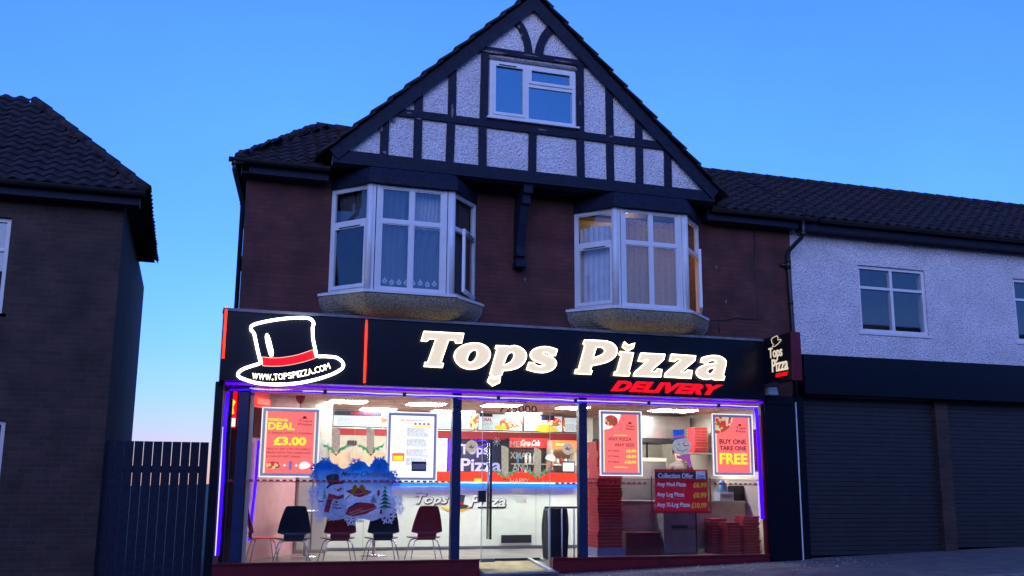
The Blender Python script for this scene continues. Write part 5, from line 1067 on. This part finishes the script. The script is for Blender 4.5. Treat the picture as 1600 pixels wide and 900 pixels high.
# small star scribbles on the glass
for px, py, lb in ((776, 690, 'white star scribble on the glass above the lilac letters'),):
    b = MB(); p = P(px, py, SY)
    for i in range(4): a = i*math.pi/4+.2; b.bar((p.x-.07*math.cos(a), SY+.001*i, p.z-.07*math.sin(a)), (p.x+.07*math.cos(a), SY+.001*i, p.z+.07*math.sin(a)), .0008, .006)
    tag(link('star_scribble', b, M['vfrost']), lb, 'sticker')
# ------------------------------------------------------------------ people
def skin(verts, edges, radii, root=0, sub=2):
    me = bpy.data.meshes.new('s'); me.from_pydata(verts, edges, []); o = bpy.data.objects.new('s', me); COL.objects.link(o)
    md = o.modifiers.new('skin', 'SKIN'); md.use_smooth_shade = True; sv = me.skin_vertices[0].data
    for i, r in enumerate(radii): sv[i].radius = (r, r) if not isinstance(r, tuple) else r; sv[i].use_root = (i == root)
    o.modifiers.new('sub', 'SUBSURF').levels = sub
    dg = bpy.context.evaluated_depsgraph_get(); dg.update(); m2 = bpy.data.meshes.new_from_object(o.evaluated_get(dg)); b = MB()
    b.add([v.co.copy() for v in m2.vertices], [tuple(p.vertices) for p in m2.polygons], 0, True); bpy.data.objects.remove(o); return b
def person(loc, rz, lab, lean, arms, shirt, capm=None, scale=1.0):
    """lean: forward bend of the upper body; arms: (elbow, wrist) offsets for left and right in local coordinates"""
    V = []; E = []; Rr = []
    def v(x, y, z, r, link_=None):
        V.append((x, y, z)); Rr.append(r)
        if link_ is not None: E.append((link_, len(V)-1))
        return len(V)-1
    sl_, cl = math.sin(lean), math.cos(lean)
    def up(x, y, h): return (x, y*cl-h*sl_*1.0, .95+h*cl-y*sl_*0)   # leans towards -y
    pel = v(0, 0, .95, (.155, .11)); wa = v(*up(0, 0, .18), (.135, .10), pel); chn = v(*up(0, 0, .36), (.165, .115), wa); sh = v(*up(0, 0, .47), (.13, .09), chn); nk = v(*up(0, 0, .56), .052, sh)
    hd0 = v(*up(0, -.01, .64), (.072, .08), nk); hd1 = v(*up(0, -.015, .73), (.082, .098), hd0); hd2 = v(*up(0, -.005, .80), (.065, .08), hd1)
    for s_ in (-1, 1):
        hp_ = v(s_*.10, 0, .88, .095, pel); kn = v(s_*.12, -.02, .50, .060, hp_); an = v(s_*.12, .01, .09, .042, kn); v(s_*.13, -.13, .04, .035, an)
        so_ = v(*up(s_*.175, 0, .455), .062, sh); el, wr = arms[0 if s_ < 0 else 1]
        S0 = Vector(up(s_*.185, 0, .455)); e1 = v(*(S0+Vector(el)), .042, so_); w1 = v(*(S0+Vector(wr)), .028, e1)
        wd = (Vector(wr)-Vector(el)).normalized(); pm = S0+Vector(wr)+wd*.07; pl_ = v(*pm, (.034, .020), w1)
    b = skin(V, E, Rr)
    # fingers as short chains rooted in each palm
    for s_ in (-1, 1):
        el, wr = arms[0 if s_ < 0 else 1]; S0 = Vector(up(s_*.185, 0, .455)); wd = (Vector(wr)-Vector(el)).normalized(); pm = S0+Vector(wr)+wd*.06
        side = wd.cross(Vector((0, 0, 1))); side = side.normalized() if side.length > .1 else Vector((1, 0, 0)); dn = wd.cross(side).normalized(); dn = dn if dn.z < 0 else -dn
        for k, ln in enumerate((.066, .075, .07, .055)):
            o_ = side*(-.027+.018*k); b.merge(skin([tuple(pm+o_), tuple(pm+o_+wd*(.03+ln*.45)), tuple(pm+o_+wd*(.03+ln*.8)+dn*.018), tuple(pm+o_+wd*(.03+ln*.9)+dn*.04)], [(0,1),(1,2),(2,3)], [.010, .0095, .0085, .0075], 0, 1))
        b.merge(skin([tuple(pm-wd*.03), tuple(pm-side*.045+wd*.0), tuple(pm-side*.05+wd*.035+dn*.02)], [(0,1),(1,2)], [.012, .011, .009], 0, 1))
    # face: nose, ears, eyes, mouth in the same mesh
    H = Vector(up(0, -.015, .715)); fw = Vector((0, -cl, -sl_*.9)).normalized(); upv = Vector((0, -sl_, cl))
    b.tube([H+fw*.085+upv*.025, H+fw*.118-upv*.01, H+fw*.09-upv*.022], [.008, .014, .010], 8)
    for s_ in (-1, 1): b.tube([H+Vector((s_*.078, 0, 0))+upv*.02, H+Vector((s_*.09, 0, 0)), H+Vector((s_*.078, 0, 0))-upv*.03], [.008, .016, .008], 6)
    k0 = len(b.f)
    for s_ in (-1, 1): b.tube([H+fw*.088+Vector((s_*.03-.009, 0, 0))+upv*.022, H+fw*.090+Vector((s_*.03+.009, 0, 0))+upv*.022], .006, 6, mi=3)
    b.tube([H+fw*.093+Vector((-.02, 0, 0))-upv*.045, H+fw*.097-upv*.047, H+fw*.093+Vector((.02, 0, 0))-upv*.045], .005, 6, mi=4)
    nH = H.z-.115
    elz = {}
    for i, f_ in enumerate(b.f):
        if b.m[i] in (3, 4): continue
        c_ = sum((b.v[j] for j in f_), Vector())/len(f_)
        d_h = (c_-H).length
        if c_.z < .09: b.m[i] = 2
        elif c_.z < .93: b.m[i] = 2 if abs(c_.x) < .26 and c_.y > -.3 and c_.z < .93 and abs(c_.y) < .2 else 0
        else:
            up_arm = any((c_-(Vector(up(s_*.185, 0, .455))+Vector(arms[0 if s_ < 0 else 1][0]))).length > .0 and abs(c_.x) > .235 for s_ in (-1, 1)) and ((c_-Vector(up(math.copysign(.185, c_.x), 0, .455))).length > .24)
            b.m[i] = 0 if (d_h < .165 or up_arm) else 1
    rm = Matrix.Rotation(rz, 3, 'Z'); o_ = Vector(loc)
    T_ = lambda q_: o_+rm @ (Vector(q_)*scale)
    b.move(T_)
    pr = link('person', b, [M['skin'], shirt, M['trousers'], M['ink'], M['darkred']], None, loc); tag(pr, lab, 'person')
    hb = MB(); C_ = H+upv*.028-fw*.012; n_ = 16; rings = 8; vs = []
    ax = [Vector((1, 0, 0)), fw, upv]
    for i in range(rings+1):
        ph = math.pi*.62*i/rings
        for j in range(n_):
            a = 2*math.pi*j/n_; drop = 1.0; x_, y_, z_ = math.sin(ph)*math.cos(a), math.sin(ph)*math.sin(a), math.cos(ph)
            if y_ > .35 and z_ < .35: z_ = .35+(z_-.35)*.1
            rr = .112+.004*math.sin(7*a+i); vs.append(T_(C_+ax[0]*x_*rr*.86+ax[1]*y_*rr+ax[2]*z_*rr))
    hb.add(vs, [(i*n_+j, i*n_+(j+1) % n_, (i+1)*n_+(j+1) % n_, (i+1)*n_+j) for i in range(rings) for j in range(n_)], 0, True)
    link('hair', hb, M['hair'], pr)
    if capm:
        cb = MB(); vs = []
        for i in range(5):
            ph = math.pi*.42*i/4
            for j in range(n_): a = 2*math.pi*j/n_; vs.append(T_(C_+(ax[0]*math.sin(ph)*math.cos(a)*.9+ax[1]*math.sin(ph)*math.sin(a)+ax[2]*math.cos(ph))*.122))
        cb.add(vs, [(i*n_+j, i*n_+(j+1) % n_, (i+1)*n_+(j+1) % n_, (i+1)*n_+j) for i in range(4) for j in range(n_)], 0, True); link('cap', cb, capm, pr)
    return pr
p = P(850, 725, 3.75)
person((p.x-.03, 3.72, 0), R(8), 'person in dark t-shirt and pale cap leaning over behind the counter', .42, (((-.12, -.10, -.20), (-.24, -.30, -.26)), ((.08, -.10, -.26), (.0, -.34, -.28))), M['tshirt'], M['frost'])
p = P(1060, 720, 2.9)
person((p.x, 2.75, 0), R(165), 'person in brown jumper bending over work in the kitchen at right', .45, (((-.10, -.08, -.26), (-.02, -.32, -.30)), ((.10, -.08, -.26), (.02, -.32, -.30))), M['jumper'], None, 1.13)
# ------------------------------------------------------------------ neighbours
def sash_window(par, x0, x1, z0, z1, Y):
    b = MB(); O = Vector((x0, Y-.02, z0)); frame_rect(b, O, Vector((1, 0, 0)), Zv, Vector((0, -1, 0)), x1-x0, z1-z0, .06, .08); xm_ = (x0+x1)/2; b.box(xm_-.03, xm_+.03, Y-.02, Y+.06, z0+.06, z1-.06); b.box(x0+.06, xm_-.03, Y-.02, Y+.06, z0+(z1-z0)*.65, z0+(z1-z0)*.65+.05); b.box(xm_+.03, x1-.06, Y-.02, Y+.06, z0+(z1-z0)*.65, z0+(z1-z0)*.65+.05)
    o = link('window', b, M['upvc'], par); link('pane', quad_pane(Vector((x0+.05, Y+.02, z0+.05)), Vector((1, 0, 0)), Zv, Vector((0, -1, 0)), x1-x0-.1, z1-z0-.1), M['glass2'], o); link('sill', MB().box(x0-.06, x1+.06, Y-.08, Y-.021, z0-.05, z0-.002), M['upvc'], o)
# right: white pebbledashed neighbour
nb = empty('white_house', (14.5, 0, 0), 'white pebbledashed house adjoining the brick house on the right', 'house')
wins = [(11.6, 13.1, 3.95, 5.2), (15.2, 16.7, 3.95, 5.2)]
wl = wall_holes(10.17, 19.5, 3.45, 5.88, wins, .02, .25); wl.box(19.25, 19.5, .25, 8, 0, 5.88); link('wall', wl, M['pebble'], nb)
link('room', MB().box(10.3, 19.2, 1.6, 1.7, 0, 5.9), M['room'], nb)
for w_ in wins: sash_window(nb, *w_, .08)
mr2 = tiled((HX1+.2, EY, EZ), (1, 0, 0), vdir, 9.4, sl_l, lambda a, c: 0 < a < 9.3); mr2.add([(HX1+.12, EY, EZ-.01), (19.8, EY, EZ-.01), (19.8, RY, RZ-.01), (HX1+.12, RY, RZ-.01)], [(0, 1, 2, 3)]); mr2.add([(HX1+.12, RY, RZ-.01), (19.8, RY, RZ-.01), (19.8, 4.3, EZ), (HX1+.12, 4.3, EZ)], [(0, 1, 2, 3)])
for i in range(29): x = HX1+.2+i*.33; mr2.tube([(x, RY, RZ+.045), (x+.335, RY, RZ+.04)], [.085, .075], 8)
link('roof', mr2, M['tile'], nb); link('gutter', gutter(10.55, 19.6, EY-.05, 5.88), M['pipe'], nb); link('eaves_board', MB().box(HX1+.14, 19.6, EY+.04, .015, 5.70, 5.86), M['timber'], nb)
link('fascia_board', MB().box(10.17, 19.5, -.22, .015, 2.75, 3.44), M['fascia'], nb)
for i in range(3):
    x0 = 10.25+i*3.1; sh_ = MB(); z = gz(x0)+.05
    while z < 2.72: sh_.box(x0, x0+2.8, .06, .075, z, z+.07); z += .078
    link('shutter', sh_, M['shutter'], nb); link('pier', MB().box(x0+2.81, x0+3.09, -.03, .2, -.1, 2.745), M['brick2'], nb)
link('pier', MB().box(10.05, 10.24, -.05, .2, -.1, 2.745), M['fascia'], nb)
# left: dark brick neighbour across the passage
nl = empty('dark_brick_house', (-5, .4, 0), 'dark brick house with unlit windows left of the passage', 'house')
NX0, NX1 = -12.0, -1.1
wins = [(-4.6, -2.6, 3.5, 4.9), (-8.6, -6.6, 3.5, 4.9), (-4.8, -2.4, .3, 2.0), (-8.8, -6.4, .3, 2.0)]
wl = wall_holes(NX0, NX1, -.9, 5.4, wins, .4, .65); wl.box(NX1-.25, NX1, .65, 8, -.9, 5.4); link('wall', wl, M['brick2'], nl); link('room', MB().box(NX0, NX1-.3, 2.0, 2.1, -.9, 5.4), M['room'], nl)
for w_ in wins: sash_window(nl, *w_, .48)
OX = NX1+.3; RYn = 2.6
rfn = tiled((NX0-.3, .1, 5.38), (1, 0, 0), (0, 2.5, 2.1), OX-NX0+.3, 3.26, lambda a, c: a < OX-NX0+.3-c*.62); rfn.merge(tiled((OX, .1, 5.38), (0, 1, 0), (-2.0, 0, 2.1), 5.4, 2.9, lambda a, c: c*.86 < a < 5.2-c*.86))
rfn.add([(NX0-.3, .1, 5.37), (OX, .1, 5.37), (OX-2, 2.6, 7.45), (NX0-.3, 2.6, 7.45)], [(0, 1, 2, 3)]); rfn.add([(OX, .1, 5.37), (OX, 5.1, 5.37), (OX-2, 2.6, 7.45)], [(0, 1, 2)]); rfn.add([(NX0-.3, 2.6, 7.45), (OX-2, 2.6, 7.45), (OX, 5.1, 5.37), (NX0-.3, 5.1, 5.37)], [(0, 1, 2, 3)])
for i in range(8): a, c = Vector((OX, .1, 5.42)).lerp(Vector((OX-2, 2.6, 7.5)), i/8), Vector((OX, .1, 5.42)).lerp(Vector((OX-2, 2.6, 7.5)), (i+1.1)/8); rfn.tube([a, c], [.09, .07], 8)
link('roof', rfn, M['tile'], nl); link('gutter', gutter(NX0, OX, .05, 5.36), M['pipe'], nl); link('eaves_board', MB().box(NX0, OX-.08, .14, .4, 5.18, 5.33), M['timber'], nl)
b = MB(); b.box(-9.4, -8.5, 2.3, 2.9, 6.6, 8.3); ch_ = link('chimney', b, M['brick2'], nl)
for x in (-9.2, -8.75): b = MB(); b.lathe((x, 2.6, 8.3), [(.12, 0), (.10, .4), (.12, .45)], 10); link('chimney_pot', b, M['tile'], ch_)
# terrace on the far side of the road, behind the camera: shades the street and shows in the glass
fo = empty('opposite_terrace', (6, -24, -.3), 'long dark brick terrace on the other side of the road', 'house')
link('wall', MB().box(-34, 48, -32, -24, -2.2, 6.4), M['brick2'], fo); b = MB(); b.add([(-34.5, -23.6, 6.4), (48.5, -23.6, 6.4), (48.5, -28, 9.6), (-34.5, -28, 9.6), (-34.5, -32.4, 6.4), (48.5, -32.4, 6.4)], [(0, 3, 2, 1), (3, 4, 5, 2), (0, 4, 3), (1, 2, 5)]); link('roof', b, M['tile'], fo)
for i in range(16):
    for z0 in (.6, 3.9): b = MB(); x = -31+i*5; b.box(x, x+1.5, -23.99, -23.9, z0, z0+1.5); o = link('window', b, M['upvc'], fo); link('pane', MB().box(x+.08, x+1.42, -23.89, -23.88, z0+.08, z0+1.42), M['navy'], o)
gt = empty('passage_gate', (-.4, .5, -.35), 'dark boarded gate closing the passage left of the shop', 'gate')
b = MB()
for i in range(11): b.box(-1.09+i*.13, -1.09+i*.13+.122, .5, .53, gz(-.5)+.03, 1.75)
link('boards', b, M['timber'], gt); link('crossbar', MB().box(-1.09, .33, .531, .58, 1.3, 1.4), M['timber'], gt)
